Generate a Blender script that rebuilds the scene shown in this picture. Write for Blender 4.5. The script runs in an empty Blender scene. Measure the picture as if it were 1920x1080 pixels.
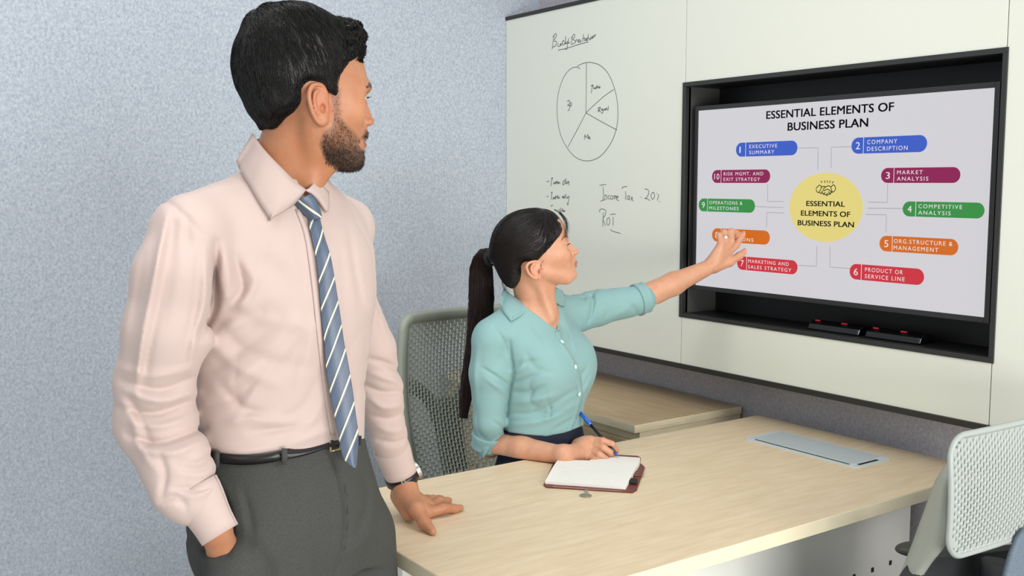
import bpy, bmesh, math, random
import numpy as np
from mathutils import Vector, Matrix
random.seed(7); np.random.seed(7)
SC = bpy.context.scene
COL = SC.collection
# ---------------------------------------------------------------- camera
F_PX = 1930.0; CAM_H = 1.40
PITCH = math.atan(198 / F_PX); YAW = math.atan(1375 / math.hypot(F_PX, 198))
cam = bpy.data.cameras.new('camera'); camo = bpy.data.objects.new('camera', cam); COL.objects.link(camo)
cam.sensor_width = 36; cam.lens = F_PX / 1920 * 36; cam.clip_start = 0.05
camo.location = (0, 0, CAM_H); camo.rotation_euler = (math.pi/2 - PITCH, 0, -YAW)
SC.camera = camo
# ---------------------------------------------------------------- world, lights, exposure
w = bpy.data.worlds.new('world'); SC.world = w; w.use_nodes = True
w.node_tree.nodes['Background'].inputs[0].default_value = (0.94, 0.97, 1.0, 1)
w.node_tree.nodes['Background'].inputs[1].default_value = 0.52
SC.view_settings.view_transform = 'Standard'; SC.view_settings.look = 'None'
SC.view_settings.exposure = 0.0; SC.view_settings.gamma = 1.0
try: SC.view_settings.use_curve_mapping = False
except Exception: pass
def area(name, loc, target, sx, sy, power, col):
    l = bpy.data.lights.new(name, 'AREA'); l.shape = 'RECTANGLE'; l.size = sx; l.size_y = sy; l.energy = power; l.color = col
    o = bpy.data.objects.new(name, l); COL.objects.link(o); o.location = loc
    d = Vector(target) - Vector(loc); o.rotation_euler = d.to_track_quat('-Z', 'Y').to_euler()
    return o
area('softbox_key', (1.7, -2.5, 2.6), (1.0, 2.0, 1.0), 1.5, 1.2, 92, (1.0, .965, .92))
area('overhead_fill', (0.3, 1.6, 2.9), (0.3, 1.7, 0), 1.8, 1.2, 27, (1.0, .98, .95))  # unseen area light added overhead for soft fill
area('front_fill', (0.3, -2.6, .8), (1.4, 1.5, .7), 1.8, 1.1, 105, (1.0, .98, .95))
area('softbox_left', (-1.6, 0.4, 2.2), (0.4, 2.4, 1.2), 1.2, 1.2, 9, (.95, .98, 1.0))
# ---------------------------------------------------------------- helpers
TH = PITCH
def vray(px, py):                      # view ray, frame with x right, y forward (level), z up
    a = (px - 960) / F_PX; b = (540 - py) / F_PX
    return np.array([a, b*math.sin(TH) + math.cos(TH), b*math.cos(TH) - math.sin(TH)])
CY, SY = math.cos(YAW), math.sin(YAW)
def V2W(p): p = np.asarray(p, float); return np.stack([CY*p[..., 0] + SY*p[..., 1], -SY*p[..., 0] + CY*p[..., 1], p[..., 2]], -1)
def W2V(p): p = np.asarray(p, float); return np.stack([CY*p[..., 0] - SY*p[..., 1], SY*p[..., 0] + CY*p[..., 1], p[..., 2]], -1)
def Q(px, py, D):                      # point at level depth D, view frame
    r = vray(px, py); return np.array([0, 0, CAM_H]) + r * (D / r[1])
def onz(px, py, z):
    r = V2W(vray(px, py)); t = (z - CAM_H) / r[2]; return np.array([0, 0, CAM_H]) + t*r
def onx(px, py, x):
    r = V2W(vray(px, py)); return np.array([0, 0, CAM_H]) + r * (x / r[0])
def ony(px, py, y):
    r = V2W(vray(px, py)); return np.array([0, 0, CAM_H]) + r * (y / r[1])
def pix(P):                            # view-frame points -> pixel coords
    x = P[..., 0]; y = P[..., 1]; z = P[..., 2] - CAM_H
    d = y*math.cos(TH) - z*math.sin(TH); v = y*math.sin(TH) + z*math.cos(TH)
    return 960 + F_PX*x/d, 540 - F_PX*v/d
def lin(c):
    c = np.asarray(c, float) / 255.0
    return tuple(np.where(c <= .04045, c/12.92, ((c+.055)/1.055)**2.4))
MATS = {}
def mat(name, col, rough=.6, metal=0, spec=.5, noise=None, bump=None, emit=None, vcol=None, sheen=0, sss=0, coat=0):
    """col sRGB 0-255. noise=(scale, col2, detail, (stretch), lo, hi); bump=(scale, strength, dist, stretch)"""
    if name in MATS: return MATS[name]
    m = bpy.data.materials.new(name); m.use_nodes = True; nt = m.node_tree; b = nt.nodes['Principled BSDF']
    b.inputs['Base Color'].default_value = (*lin(col), 1); b.inputs['Roughness'].default_value = rough
    b.inputs['Metallic'].default_value = metal; b.inputs['Specular IOR Level'].default_value = spec
    if sheen: b.inputs['Sheen Weight'].default_value = sheen
    if coat: b.inputs['Coat Weight'].default_value = coat
    if sss:
        b.inputs['Subsurface Weight'].default_value = sss; b.inputs['Subsurface Radius'].default_value = (.9, .35, .2); b.inputs['Subsurface Scale'].default_value = .006
    tc = nt.nodes.new('ShaderNodeTexCoord')
    def mapped(st):
        mp = nt.nodes.new('ShaderNodeMapping'); mp.inputs['Scale'].default_value = st
        nt.links.new(tc.outputs['Object'], mp.inputs['Vector']); return mp.outputs[0]
    base = None
    if vcol:
        a = nt.nodes.new('ShaderNodeAttribute'); a.attribute_name = vcol; base = a.outputs['Color']
    if noise:
        n = nt.nodes.new('ShaderNodeTexNoise'); n.inputs['Scale'].default_value = noise[0]; n.inputs['Detail'].default_value = noise[2]
        n.inputs['Roughness'].default_value = .65
        nt.links.new(mapped(noise[3]), n.inputs['Vector'])
        r = nt.nodes.new('ShaderNodeMapRange'); r.inputs['From Min'].default_value = noise[4]; r.inputs['From Max'].default_value = noise[5]
        nt.links.new(n.outputs['Fac'], r.inputs['Value'])
        mx = nt.nodes.new('ShaderNodeMix'); mx.data_type = 'RGBA'; nt.links.new(r.outputs[0], mx.inputs['Factor'])
        if base:
            mx.blend_type = 'MULTIPLY'; nt.links.new(base, mx.inputs[6])
        else: mx.inputs[6].default_value = (*lin(col), 1)
        mx.inputs[7].default_value = (*lin(noise[1]), 1); base = mx.outputs[2]
    if base: nt.links.new(base, b.inputs['Base Color'])
    if bump:
        n = nt.nodes.new('ShaderNodeTexNoise'); n.inputs['Scale'].default_value = bump[0]; n.inputs['Detail'].default_value = 4
        nt.links.new(mapped(bump[3]), n.inputs['Vector'])
        bp = nt.nodes.new('ShaderNodeBump'); bp.inputs['Strength'].default_value = bump[1]; bp.inputs['Distance'].default_value = bump[2]
        nt.links.new(n.outputs['Fac'], bp.inputs['Height']); nt.links.new(bp.outputs[0], b.inputs['Normal'])
    if emit:
        b.inputs['Emission Color'].default_value = (*lin(emit[0]), 1); b.inputs['Emission Strength'].default_value = emit[1]
    MATS[name] = m; return m
def link(name, me, m, parent=None, smooth=False):
    o = bpy.data.objects.new(name, me); COL.objects.link(o)
    if m is not None and not me.materials: me.materials.append(m)
    if parent is not None: o.parent = parent
    if smooth and len(me.polygons): me.polygons.foreach_set('use_smooth', [True]*len(me.polygons))
    return o
def empty(name, loc=(0, 0, 0), rz=0):
    o = bpy.data.objects.new(name, None); COL.objects.link(o); o.location = loc; o.rotation_euler = (0, 0, rz); o.empty_display_size = .05
    return o
def tag(o, label=None, cat=None, group=None, kind=None):
    if label: o['label'] = label
    if cat: o['category'] = cat
    if group: o['group'] = group
    if kind: o['kind'] = kind
    return o
class MB:
    def __init__(s): s.v = []; s.f = []
    def add(s, vs, fs):
        n = len(s.v); s.v += [tuple(map(float, v)) for v in vs]; s.f += [tuple(int(i)+n for i in f) for f in fs]; return s
    def box(s, lo, hi, M=None):
        x0, y0, z0 = lo; x1, y1, z1 = hi
        vs = [(x0,y0,z0),(x1,y0,z0),(x1,y1,z0),(x0,y1,z0),(x0,y0,z1),(x1,y0,z1),(x1,y1,z1),(x0,y1,z1)]
        if M is not None: vs = [M @ Vector(v) for v in vs]
        return s.add(vs, [(0,3,2,1),(4,5,6,7),(0,1,5,4),(1,2,6,5),(2,3,7,6),(3,0,4,7)])
    def prism(s, pts, off):            # closed polygon in 3-D, extruded by vector
        n = len(pts); P = [np.asarray(p, float) for p in pts]; o = np.asarray(off, float)
        vs = P + [p + o for p in P]
        return s.add(vs, [tuple(range(n))[::-1], tuple(range(n, 2*n))] + [(i, (i+1) % n, n+(i+1) % n, n+i) for i in range(n)])
    def tube(s, pts, r, n=8, flat=None, cap=True):
        P = [np.asarray(p, float) for p in pts]; m = len(P)
        R = r if hasattr(r, '__len__') else [r]*m
        vs = []; up = None
        for i in range(m):
            t = P[min(i+1, m-1)] - P[max(i-1, 0)]; t = t/(np.linalg.norm(t)+1e-12)
            if up is None:
                up = np.array([0, 0, 1.]) if abs(t[2]) < .9 else np.array([1., 0, 0])
                if flat is not None: up = np.asarray(flat, float)
            a = up - t*np.dot(up, t); a /= np.linalg.norm(a)+1e-12; up = a; b = np.cross(t, a)
            ra, rb = (R[i] if hasattr(R[i], '__len__') else (R[i], R[i]))
            for k in range(n):
                q = 2*math.pi*k/n; vs.append(P[i] + a*ra*math.cos(q) + b*rb*math.sin(q))
        fs = [(i*n+k, i*n+(k+1) % n, (i+1)*n+(k+1) % n, (i+1)*n+k) for i in range(m-1) for k in range(n)]
        if cap: fs += [tuple(range(n))[::-1], tuple(range((m-1)*n, m*n))]
        return s.add(vs, fs)
    def lathe(s, prof, c=(0, 0, 0), n=24):
        vs = [(c[0]+r*math.cos(2*math.pi*k/n), c[1]+r*math.sin(2*math.pi*k/n), c[2]+z) for r, z in prof for k in range(n)]
        fs = [(i*n+k, i*n+(k+1) % n, (i+1)*n+(k+1) % n, (i+1)*n+k) for i in range(len(prof)-1) for k in range(n)]
        fs += [tuple(range(n))[::-1], tuple(range((len(prof)-1)*n, len(prof)*n))]
        return s.add(vs, fs)
    def grid(s, G, close=False):
        nu = len(G); nv = len(G[0])
        fs = [(i*nv+j, i*nv+(j+1) % nv, (i+1)*nv+(j+1) % nv, (i+1)*nv+j) for i in range(nu-1) for j in range(nv if close else nv-1)]
        return s.add([p for row in G for p in row], fs)
    def build(s, name, m, parent=None, smooth=False, bevel=0, solid=0, subsurf=0, seg=2):
        me = bpy.data.meshes.new(name); me.from_pydata(s.v, [], s.f); me.validate(); me.update()
        bm = bmesh.new(); bm.from_mesh(me); bmesh.ops.recalc_face_normals(bm, faces=bm.faces); bm.to_mesh(me); bm.free()
        o = link(name, me, m, parent, smooth)
        if solid:
            d = o.modifiers.new('s', 'SOLIDIFY'); d.thickness = solid; d.offset = 0
        if subsurf:
            d = o.modifiers.new('ss', 'SUBSURF'); d.levels = d.render_levels = subsurf
        if bevel:
            d = o.modifiers.new('b', 'BEVEL'); d.width = bevel; d.segments = seg; d.limit_method = 'ANGLE'; d.angle_limit = .6
            o.data.polygons.foreach_set('use_smooth', [True]*len(o.data.polygons))
            d = o.modifiers.new('w', 'WEIGHTED_NORMAL'); d.keep_sharp = True
        return o
def rrect(w, h, r, n=6):
    out = []
    for cx, cy, a0 in ((w/2-r, h/2-r, 0), (-w/2+r, h/2-r, 90), (-w/2+r, -h/2+r, 180), (w/2-r, -h/2+r, 270)):
        for k in range(n+1):
            a = math.radians(a0 + 90*k/n); out.append((cx + r*math.cos(a), cy + r*math.sin(a)))
    return out
# ================================================================ SETTING
XB = 2.122; XW = 2.27; YB = 3.03
felt = mat('felt', (194, 202, 210), .95, spec=.1, noise=(140, (104, 117, 139), 14, (1, 1, .8), .40, .74), bump=(300, .3, .002, (1, 1, 1)))
[n for n in felt.node_tree.nodes if n.type == 'TEX_NOISE'][0].inputs['Roughness'].default_value = .86
felt_r = mat('felt_side_lit', (206, 203, 208), .95, spec=.1, noise=(140, (138, 134, 144), 14, (1, 1, .8), .40, .74), bump=(300, .3, .002, (1, 1, 1)))  # same felt, with the greyer tone of warm light put into its colour
[n for n in felt_r.node_tree.nodes if n.type == 'TEX_NOISE'][0].inputs['Roughness'].default_value = .86
def struct(name, mb, m, **k): return tag(mb.build(name, m, **k), kind='structure')
struct('wall_back', MB().box((-3.2, YB, 0), (XW+.1, YB+.1, 2.9)), felt)
struct('wall_right', MB().box((XW, -3, 0), (XW+.1, YB, 2.9)), felt_r)
struct('floor', MB().box((-3.2, -3, -.05), (XW+.1, YB+.1, 0)), mat('floor_grey', (178, 176, 170), .8, noise=(160, (160, 158, 154), 6, (1, 1, 1), .35, .65)))
skirt_m = mat('skirting_grey', (120, 122, 126), .5)
struct('baseboard_back', MB().box((-3.2, YB-.012, 0), (XW-.012, YB, .09)), skirt_m, bevel=.003)
struct('baseboard_right', MB().box((XW-.012, -3, 0), (XW, YB, .09)), skirt_m, bevel=.003)
# ---- whiteboard unit
board_m = mat('glass_board', (234, 237, 224), .22, spec=.35, coat=.1)
trim_m = mat('dark_trim', (44, 43, 38), .4)
blk = mat('black_recess', (20, 21, 22), .45)
wb = tag(empty('whiteboard', (XB, 1.7, .859)), 'wall-wide off-white glass whiteboard with a hand-drawn pie chart and handwriting', 'whiteboard')
def part(name, mb, m, root, **k):
    o = mb.build(name, m, root, **k); o.matrix_parent_inverse = Matrix.Translation(root.location).inverted() if root.rotation_euler.z == 0 else root.matrix_basis.inverted(); return o
ZT, ZB = 1.966, .873
RY0, RY1, RZ0, RZ1 = 1.191, 2.149, 1.010, 1.683       # recess outer edge
S1, S2, YE = 2.141, 1.196, .15
T = .012
for y0, y1 in ((S1+.0012, YB-.001), (YE, S2-.0012)):
    part('board_panel', MB().box((XB, y0, ZB), (XB+T, y1, ZT)), board_m, wb, bevel=.0008)
part('board_panel', MB().box((XB, S2+.0012, RZ1-.004), (XB+T, S1-.0012, ZT)), board_m, wb, bevel=.0008)
part('board_panel', MB().box((XB, S2+.0012, ZB), (XB+T, S1-.0012, RZ0+.004)), board_m, wb, bevel=.0008)
cb = MB().box((XB+T, S1-.004, ZB), (XW-.001, YB-.002, ZT)).box((XB+T, YE, ZB), (XW-.001, S2+.004, ZT))
cb.box((XB+T, S2, RZ1-.004), (XW-.001, S1, ZT)).box((XB+T, S2, ZB), (XW-.001, S1, RZ0+.004))
part('carcass', cb, mat('carcass_grey', (70, 72, 70), .7), wb)
part('top_trim', MB().box((XB-.004, YE, ZT), (XW-.001, YB-.001, ZT+.0125)), trim_m, wb, bevel=.001)
part('bottom_trim', MB().box((XB-.004, YE, ZB-.0145), (XW-.001, YB-.001, ZB)), trim_m, wb, bevel=.001)
fr = MB(); L = .012
for lo, hi in (((RY0, RZ1-L), (RY1, RZ1)), ((RY0, RZ0), (RY1, RZ0+L)), ((RY0, RZ0+L), (RY0+L, RZ1-L)), ((RY1-L, RZ0+L), (RY1, RZ1-L))):
    fr.box((XB-.003, lo[0], lo[1]), (XB+.02, hi[0], hi[1]))
part('recess_frame', fr, mat('frame_black', (46, 47, 46), .38), wb, bevel=.0008)
part('recess_box', MB().box((XW-.012, RY0+.006, RZ0+.006), (XW-.002, RY1-.006, RZ1-.006)).box((XB+.02, RY0+.004, RZ0+.004), (XW-.002, RY1-.004, RZ0+.012)).box((XB+.02, RY0+.004, RZ1-.012), (XW-.002, RY1-.004, RZ1-.004)).box((XB+.02, RY0+.004, RZ0+.012), (XW-.002, RY0+.011, RZ1-.012)).box((XB+.02, RY1-.011, RZ0+.012), (XW-.002, RY1-.004, RZ1-.012)), blk, wb)
# ---- marker writing (ink strokes given where they stand on the board)
ink = mat('marker_ink', (58, 60, 60), .6)
def ink_strokes(name, strokes, r=.0009, m=None):
    mb = MB()
    for st in strokes:
        if len(st) < 2: continue
        P = [onx(x, y, XB) for x, y in st]
        P = [np.array([XB-.0004, p[1], p[2]]) for p in P]
        mb.tube(P, [(r, .0004)]*len(P), 5, flat=(0, .3, 1))
    return part(name, mb, m or ink, wb)
def cr(pts, ox, oy, s): return [(ox + x/s, oy + y/s) for x, y in pts]
A = lambda p: cr(p, 940, 0, 2.347)                    # strokes noted on an enlarged crop
def dens(pts, n=8):                                   # Catmull-Rom densify
    P = [np.array(p, float) for p in pts]; P = [2*P[0]-P[1]] + P + [2*P[-1]-P[-2]]; out = []
    for i in range(1, len(P)-2):
        for k in range(n):
            t = k/n; out.append(.5*((2*P[i]) + (-P[i-1]+P[i+1])*t + (2*P[i-1]-5*P[i]+4*P[i+1]-P[i+2])*t*t + (-P[i-1]+3*P[i]-3*P[i+1]+P[i+2])*t**3))
    out.append(P[-2]); return out
ink_strokes('pie_chart_drawing', [
    dens(A([(348,303),(335,296),(315,298),(295,312),(275,340),(258,385),(247,440),(246,500),(253,560),(268,610),(293,655),(325,690),(360,706),(395,706),(430,692),(462,660),(490,615),(508,560),(514,495),(508,430),(492,370),(468,320),(435,288),(400,276),(375,275),(350,283),(335,292)])),
    A([(375,277),(373,497)]), A([(373,497),(400,470),(450,425),(494,394)]), A([(373,497),(440,535),(509,572)]), A([(373,497),(335,570),(294,646)])], .0009)
ink_strokes('title_handwriting', [dens(s, 4) for s in [
    A([(234,150),(228,185),(224,217)]), A([(226,165),(238,148),(243,158),(232,180),(243,183),(240,200),(226,208)]),
    A([(250,188),(249,202),(256,204),(262,190),(262,202),(270,184),(274,178)]), A([(277,178),(268,188),(272,198),(281,186),(283,160),(281,196)]),
    A([(290,182),(283,192),(291,190),(293,182),(289,215),(281,218)]), A([(296,166),(295,190),(302,186)]),
    A([(312,160),(308,196)]), A([(308,168),(320,150),(324,160),(314,174),(325,178),(322,190),(310,194)]), A([(328,188),(330,176),(336,177),(340,182),(346,176),(341,174),(338,184),(346,186),(352,176),(349,186)]),
    A([(362,150),(358,184)]), A([(358,172),(368,166),(366,180),(374,172),(378,178)]), A([(384,148),(378,180),(372,172),(384,166),(388,176),(394,166),(390,176)]),
    A([(394,160),(396,172),(402,158),(402,170),(409,153),(410,162),(417,150)]), A([(250,221),(290,212),(340,196),(384,184)])]], .001)
words = [
    [(402,372),(396,410)], [(394,378),(404,374),(404,382)], [(406,392),(408,384),(412,392),(416,384)], [(424,374),(418,390),(414,386),(422,380),(424,388)], [(428,380),(428,388),(434,377),(430,388),(437,384)],
    [(430,472),(426,494)], [(426,476),(436,472),(434,482),(428,486),(438,492)], [(440,482),(446,478),(442,486),(448,484),(446,496),(440,498)], [(452,478),(452,486),(458,478),(458,486),(464,474),(466,486)], [(472,466),(470,486)],
    [(368,592),(366,614)], [(367,594),(374,606),(381,592),(382,612)], [(386,600),(385,610),(391,600),(387,610),(393,610)],
    [(290,446),(300,442),(300,456),(291,464)], [(291,464),(302,466),(298,484),(293,487)], [(306,448),(303,466),(309,464),(311,452)],
]
for a_, b_ in ((0, 5), (5, 11), (11, 14), (14, 17)): ink_strokes('pie_label_handwriting', [dens(A(s), 3) for s in words[a_:b_]], .0011)
B = lambda p: cr(p, 1000, 320, 7.385)
ink_strokes('list_handwriting', [dens(B(s), 3) for s in [
    [(185,153),(220,145)], [(268,95),(252,150),(246,215)], [(250,110),(268,95)], [(285,160),(280,190),(300,160),(305,185),(320,140),(318,190)], [(325,165),(340,150),(335,185)], [(350,150),(345,185),(365,160),(370,185)],
    [(430,130),(408,165),(425,190),(405,195)], [(440,120),(435,190)], [(455,105),(450,185),(465,160),(470,185)], [(480,140),(478,170),(495,150),(490,200)],
    [(190,358),(210,355)], [(262,290),(248,400)], [(248,310),(264,292)], [(275,370),(272,400),(290,365),(295,395),(312,345),(308,395)], [(320,370),(335,350),(332,390)], [(345,340),(345,388),(362,365),(368,385)],
    [(400,370),(412,350),(408,385),(425,355),(428,385)], [(440,330),(436,385)], [(455,325),(450,385)], [(470,360),(470,385),(495,350),(488,430),(478,475),(468,445)],
    [(245,500),(255,480),(272,482)], [(362,530),(355,560)], [(385,515),(378,560),(395,555)], [(405,520),(400,565),(418,545),(420,575),(435,545),(438,570)]]], .0011)
tax = [dens(B(s), 3) for s in [
    [(918,205),(965,194),(1010,192)], [(965,220),(972,300),(965,408)], [(932,424),(965,410),(998,402)], [(990,330),(992,400)], [(990,350),(1010,335),(1020,355),(1018,402)],
    [(1062,340),(1040,352),(1038,385),(1062,390)], [(1090,345),(1072,365),(1075,395),(1098,392),(1105,360),(1090,345)], [(1118,345),(1120,395)], [(1120,355),(1132,345),(1138,395)], [(1138,360),(1150,348),(1155,395)],
    [(1160,375),(1178,365),(1172,350),(1158,370),(1160,405),(1188,412)],
    [(1232,255),(1230,238),(1260,222),(1300,217)], [(1278,285),(1280,340),(1276,402)], [(1330,345),(1305,355),(1300,395),(1325,392),(1330,350),(1332,405)], [(1350,355),(1385,425)], [(1380,362),(1348,412)],
    [(1487,368),(1497,367)], [(1543,255),(1570,255),(1600,285),(1590,340),(1560,378),(1542,385),(1575,388),(1615,414)], [(1655,300),(1632,335),(1640,385),(1662,392),(1680,350),(1672,305),(1655,300)],
    [(1708,312),(1714,318)], [(1740,325),(1718,412)], [(1746,425),(1756,428)],
    [(920,578),(920,545),(950,530),(990,540),(1005,570),(995,620),(965,660),(975,700),(1000,770)], [(970,580),(968,640),(960,775)], [(1040,650),(1020,680),(1022,740),(1045,750),(1062,710),(1055,660),(1040,650)],
    [(1065,610),(1095,602),(1140,604)], [(1108,640),(1106,762)], [(1068,812),(1085,832),(1140,850),(1210,870)]]]
ink_strokes('income_tax_handwriting', tax[:17], .0009); ink_strokes('twenty_percent_handwriting', tax[17:23], .0009); ink_strokes('roi_handwriting', tax[23:], .0009)
# ---- television
XS = XB + .02
tv = tag(empty('television', (XS, 1.67, 1.09)), 'wide black flat screen showing a coloured ten point business plan chart', 'television')
def sc(px, py): p = onx(px, py, XS); return p[1], p[2]
sy1, sz1 = sc(1308, 205.5); sy0, szt = sc(1865, 167.5); _, sz0 = sc(1306, 533); _, szb = sc(1845, 597)
TY1, TY0 = (sc(1308, 205)[0]+sc(1306, 533)[0])/2, (sc(1865, 167)[0]+sc(1846, 597)[0])/2
TZ1, TZ0 = (sz1+szt)/2, (sz0+szb)/2
bz = MB(); k = .0125
bz.box((XS-.002, TY0-k, TZ0-k), (XS+.045, TY0, TZ1+k)).box((XS-.002, TY1, TZ0-k), (XS+.045, TY1+k, TZ1+k)).box((XS-.002, TY0, TZ1), (XS+.045, TY1, TZ1+k)).box((XS-.002, TY0, TZ0-k), (XS+.045, TY1, TZ0)).box((XS+.004, TY0, TZ0), (XS+.045, TY1, TZ1))
part('casing', bz, mat('tv_black', (42, 43, 43), .4), tv, bevel=.001)
part('wall_bracket', MB().box((XS+.045, 1.5, 1.25), (XW-.012, 1.85, 1.45)), trim_m, tv)
scr = part('screen', MB().box((XS+.0005, TY0, TZ0), (XS+.004, TY1, TZ1)), mat('screen_white', (60, 60, 62), .3, emit=((216, 214, 219), .86)), tv)
def emat(name, c): return mat('screen_'+name, tuple(v*.25 for v in c), .35, emit=(c, .9))
def flat(name, polys, m, lift):
    mb = MB()
    for p in polys:
        mb.prism([(XS+.0005-lift, a, b) for a, b in p], (.0003, 0, 0))
    return part(name, mb, m, scr)
def text_mesh(txt, y_left, zbase, width, height, bold=0.0, space=1.0):
    cu = bpy.data.curves.new('t', 'FONT'); cu.body = txt; cu.size = 1; cu.offset = bold; cu.space_character = space; cu.resolution_u = 4
    o = bpy.data.objects.new('t', cu); COL.objects.link(o); dg = bpy.context.evaluated_depsgraph_get(); dg.update()
    me = bpy.data.meshes.new_from_object(o.evaluated_get(dg)); bpy.data.objects.remove(o)
    n = len(me.vertices); co = np.zeros(n*3); me.vertices.foreach_get('co', co); co = co.reshape(-1, 3)
    x0, x1 = co[:, 0].min(), co[:, 0].max()
    out = np.zeros_like(co); out[:, 1] = y_left - (co[:, 0]-x0)/(x1-x0)*width; out[:, 2] = zbase + co[:, 1]/.70*height
    fs = [tuple(p.vertices) for p in me.polygons]; bpy.data.meshes.remove(me); return out, fs
def put_text(name, items, m, lift):                    # items: (text, px_left, py_base_left, px_right, cap_height_px, bold, space)
    mb = MB()
    for txt, xl, yb, xr, hpx, bold, spc in items:
        y0, z0 = sc(xl, yb); y1, _ = sc(xr, yb); _, zt = sc(xl, yb-hpx)
        v, f = text_mesh(txt, y0, z0, y0-y1, zt-z0, 0, spc)
        for s_ in ((-1, 1), (1, -1), (1, 1), (-1, -1), (0, 0)) if bold else ((0, 0),):
            w_ = v.copy(); w_[:, 0] = XS+.0005-lift; w_[:, 1] += s_[0]*bold*(zt-z0)*2.2; w_[:, 2] += s_[1]*bold*(zt-z0)*1.2; mb.add(w_, f)
    return part(name, mb, m, scr)
black = emat('black', (14, 14, 18)); white = emat('letters', (240, 232, 235))
put_text('title_text', [('ESSENTIAL ELEMENTS OF', 1437, 223, 1675, 14.5, .016, 1.02), ('BUSINESS PLAN', 1477, 245, 1627, 15, .016, 1.02)], black, .0006)
pills = [  # number, colour, left px, right px, top/bottom py at left end, top/bottom py at right end, divider px, text lines
    ('1', (52, 90, 196), 1380, 1495, 281, 13, '1', 1398, ['EXECUTIVE', 'SUMMARY'], 1405, (1457, 1452)),
    ('2', (52, 90, 196), 1596.5, 1738, 273.5, 15, '2', 1619, ['COMPANY', 'DESCRIPTION'], 1626, (1682, 1702)),
    ('10', (140, 12, 78), 1335, 1444, 331, 12, '10', 1352, ['RISK MGMT. AND', 'EXIT STRATEGY'], 1357, (1431, 1425)),
    ('3', (140, 12, 78), 1652, 1800.5, 329, 14, '3', 1676, ['MARKET', 'ANALYSIS'], 1682, (1730, 1741)),
    ('9', (48, 142, 62), 1310, 1415.5, 384, 12, '9', 1326.5, ['OPERATIONS &', 'MILESTONES'], 1330, (1392, 1385)),
    ('4', (48, 142, 62), 1692.5, 1846, 391.5, 14, '4', 1717, ['COMPETITIVE', 'ANALYSIS'], 1722, (1804, 1783)),
    ('8', (212, 104, 14), 1335, 1443.5, 440, 12.5, '8', 1352, ['FUNDING', 'DECISIONS'], 1357, (1392, 1413)),
    ('5', (212, 104, 14), 1649, 1797, 456, 14.5, '5', 1673, ['ORG.STRUCTURE &', 'MANAGEMENT'], 1676, (1786, 1760)),
    ('7', (206, 44, 58), 1382, 1495.5, 492.5, 12.5, '7', 1400, ['MARKETING AND', 'SALES STRATEGY'], 1403, (1479, 1484)),
    ('6', (206, 44, 58), 1593, 1733, 508.5, 14.5, '6', 1615, ['PRODUCT OR', 'SERVICE LINE'], 1622, (1693, 1697)),
]
cols = {}
for num, c, xl, xr, yc, hh, _, dv, lines, tx, txr in pills:
    cm = emat('pill_%d_%d' % (c[0], c[1]), c)
    y1, _z = sc(xl, yc); y0, _z = sc(xr, yc); _, zc = sc(xl, yc); _, za = sc(xl, yc-hh)
    # height measured where it stands
    h = (za-zc); r = h*.999
    # pills run level on the screen: centre height from the left end, checked against the right end
    pts = [((y0+y1)/2 + a, zc + b) for a, b in rrect(y1-y0, 2*h, r, 8)]
    flat('pill_shape', [pts], cm, .0004)
    yd = sc(dv, yc)[0]
    flat('pill_divider', [[(yd-.0006, zc-h), (yd+.0006, zc-h), (yd+.0006, zc+h), (yd-.0006, zc+h)]], white, .0007)
    # the row geometry follows perspective slope: baselines given through z directly
    mb = MB()
    def addt(txt, ya, yb_, zb, hh_, bold=.0, spc=1.1):
        v, f = text_mesh(txt, ya, zb, ya-yb_, hh_, bold, spc); v[:, 0] = XS+.0005-.0008; mb.add(v, f)
    wn = h*.62*(1 if len(num) == 1 else 1.7); ycn = (y1-h*.15 + yd)/2
    addt(num, ycn+wn/2, ycn-wn/2 if num != '1' else ycn+wn/2-wn*.35, zc-h*.45, h*.9); part('pill_number', mb, white, scr)
    mb = MB()
    for i, t in enumerate(lines):
        addt(t, sc(tx, yc)[0], sc(txr[i], yc)[0], zc + (h*.14 if i == 0 else -h*.70), h*.52, 0, 1.25)
    part('pill_text', mb, white, scr)
yc_, zc_ = sc(1548, 389)
ry = (sc(1480, 389)[0]-sc(1618, 389)[0])/2; rz = (sc(1548, 324)[1]-sc(1548, 454)[1])/2; yc_ = (sc(1480, 389)[0]+sc(1618, 389)[0])/2
flat('centre_disc', [[(yc_+ry*math.cos(a), zc_+rz*math.sin(a)) for a in np.linspace(0, 2*math.pi, 48, endpoint=False)]], emat('yellow', (230, 214, 126)), .0004)
put_text('centre_text', [('ESSENTIAL', 1512, 386, 1584, 9.5, .018, 1.02), ('ELEMENTS OF', 1502, 404, 1594, 9.5, .018, 1.02), ('BUSINESS PLAN', 1496, 422, 1601, 9.5, .018, 1.02)], black, .0008)
# handshake icon: two cuffs, clasped hands, rays
def line_px(pts, r=.0009): return [sc(x, y) for x, y in pts]
hs = MB()
E8 = lambda p: cr(p, 1280, 140, 2.16)
for st in [[(540,462),(553,448),(563,456),(550,478),(540,466)], [(600,456),(612,446),(620,462),(608,476),(600,456)], [(560,456),(572,452),(580,454),(592,450),(602,456)], [(552,474),(560,482),(566,478),(572,486),(578,484),(584,490),(590,484),(598,484),(602,476),(606,474)],
           [(580,454),(570,464),(574,470),(584,464),(592,466),(606,478)], [(562,478),(568,470)], [(570,484),(578,476)], [(580,488),(588,480)], [(590,474),(598,482)], [(560,430),(565,438)], [(574,428),(577,438)], [(586,428),(586,438)], [(599,429),(595,438)], [(612,432),(605,440)]]:
    P = [(XS-.0004, *sc(x, y)) for x, y in dens(E8(st), 3)]; hs.tube(P, [(.0011, .0002)]*len(P), 4, flat=(0, .3, 1))
part('handshake_icon', hs, black, scr)
dots = MB(); S8 = 2.16
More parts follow.
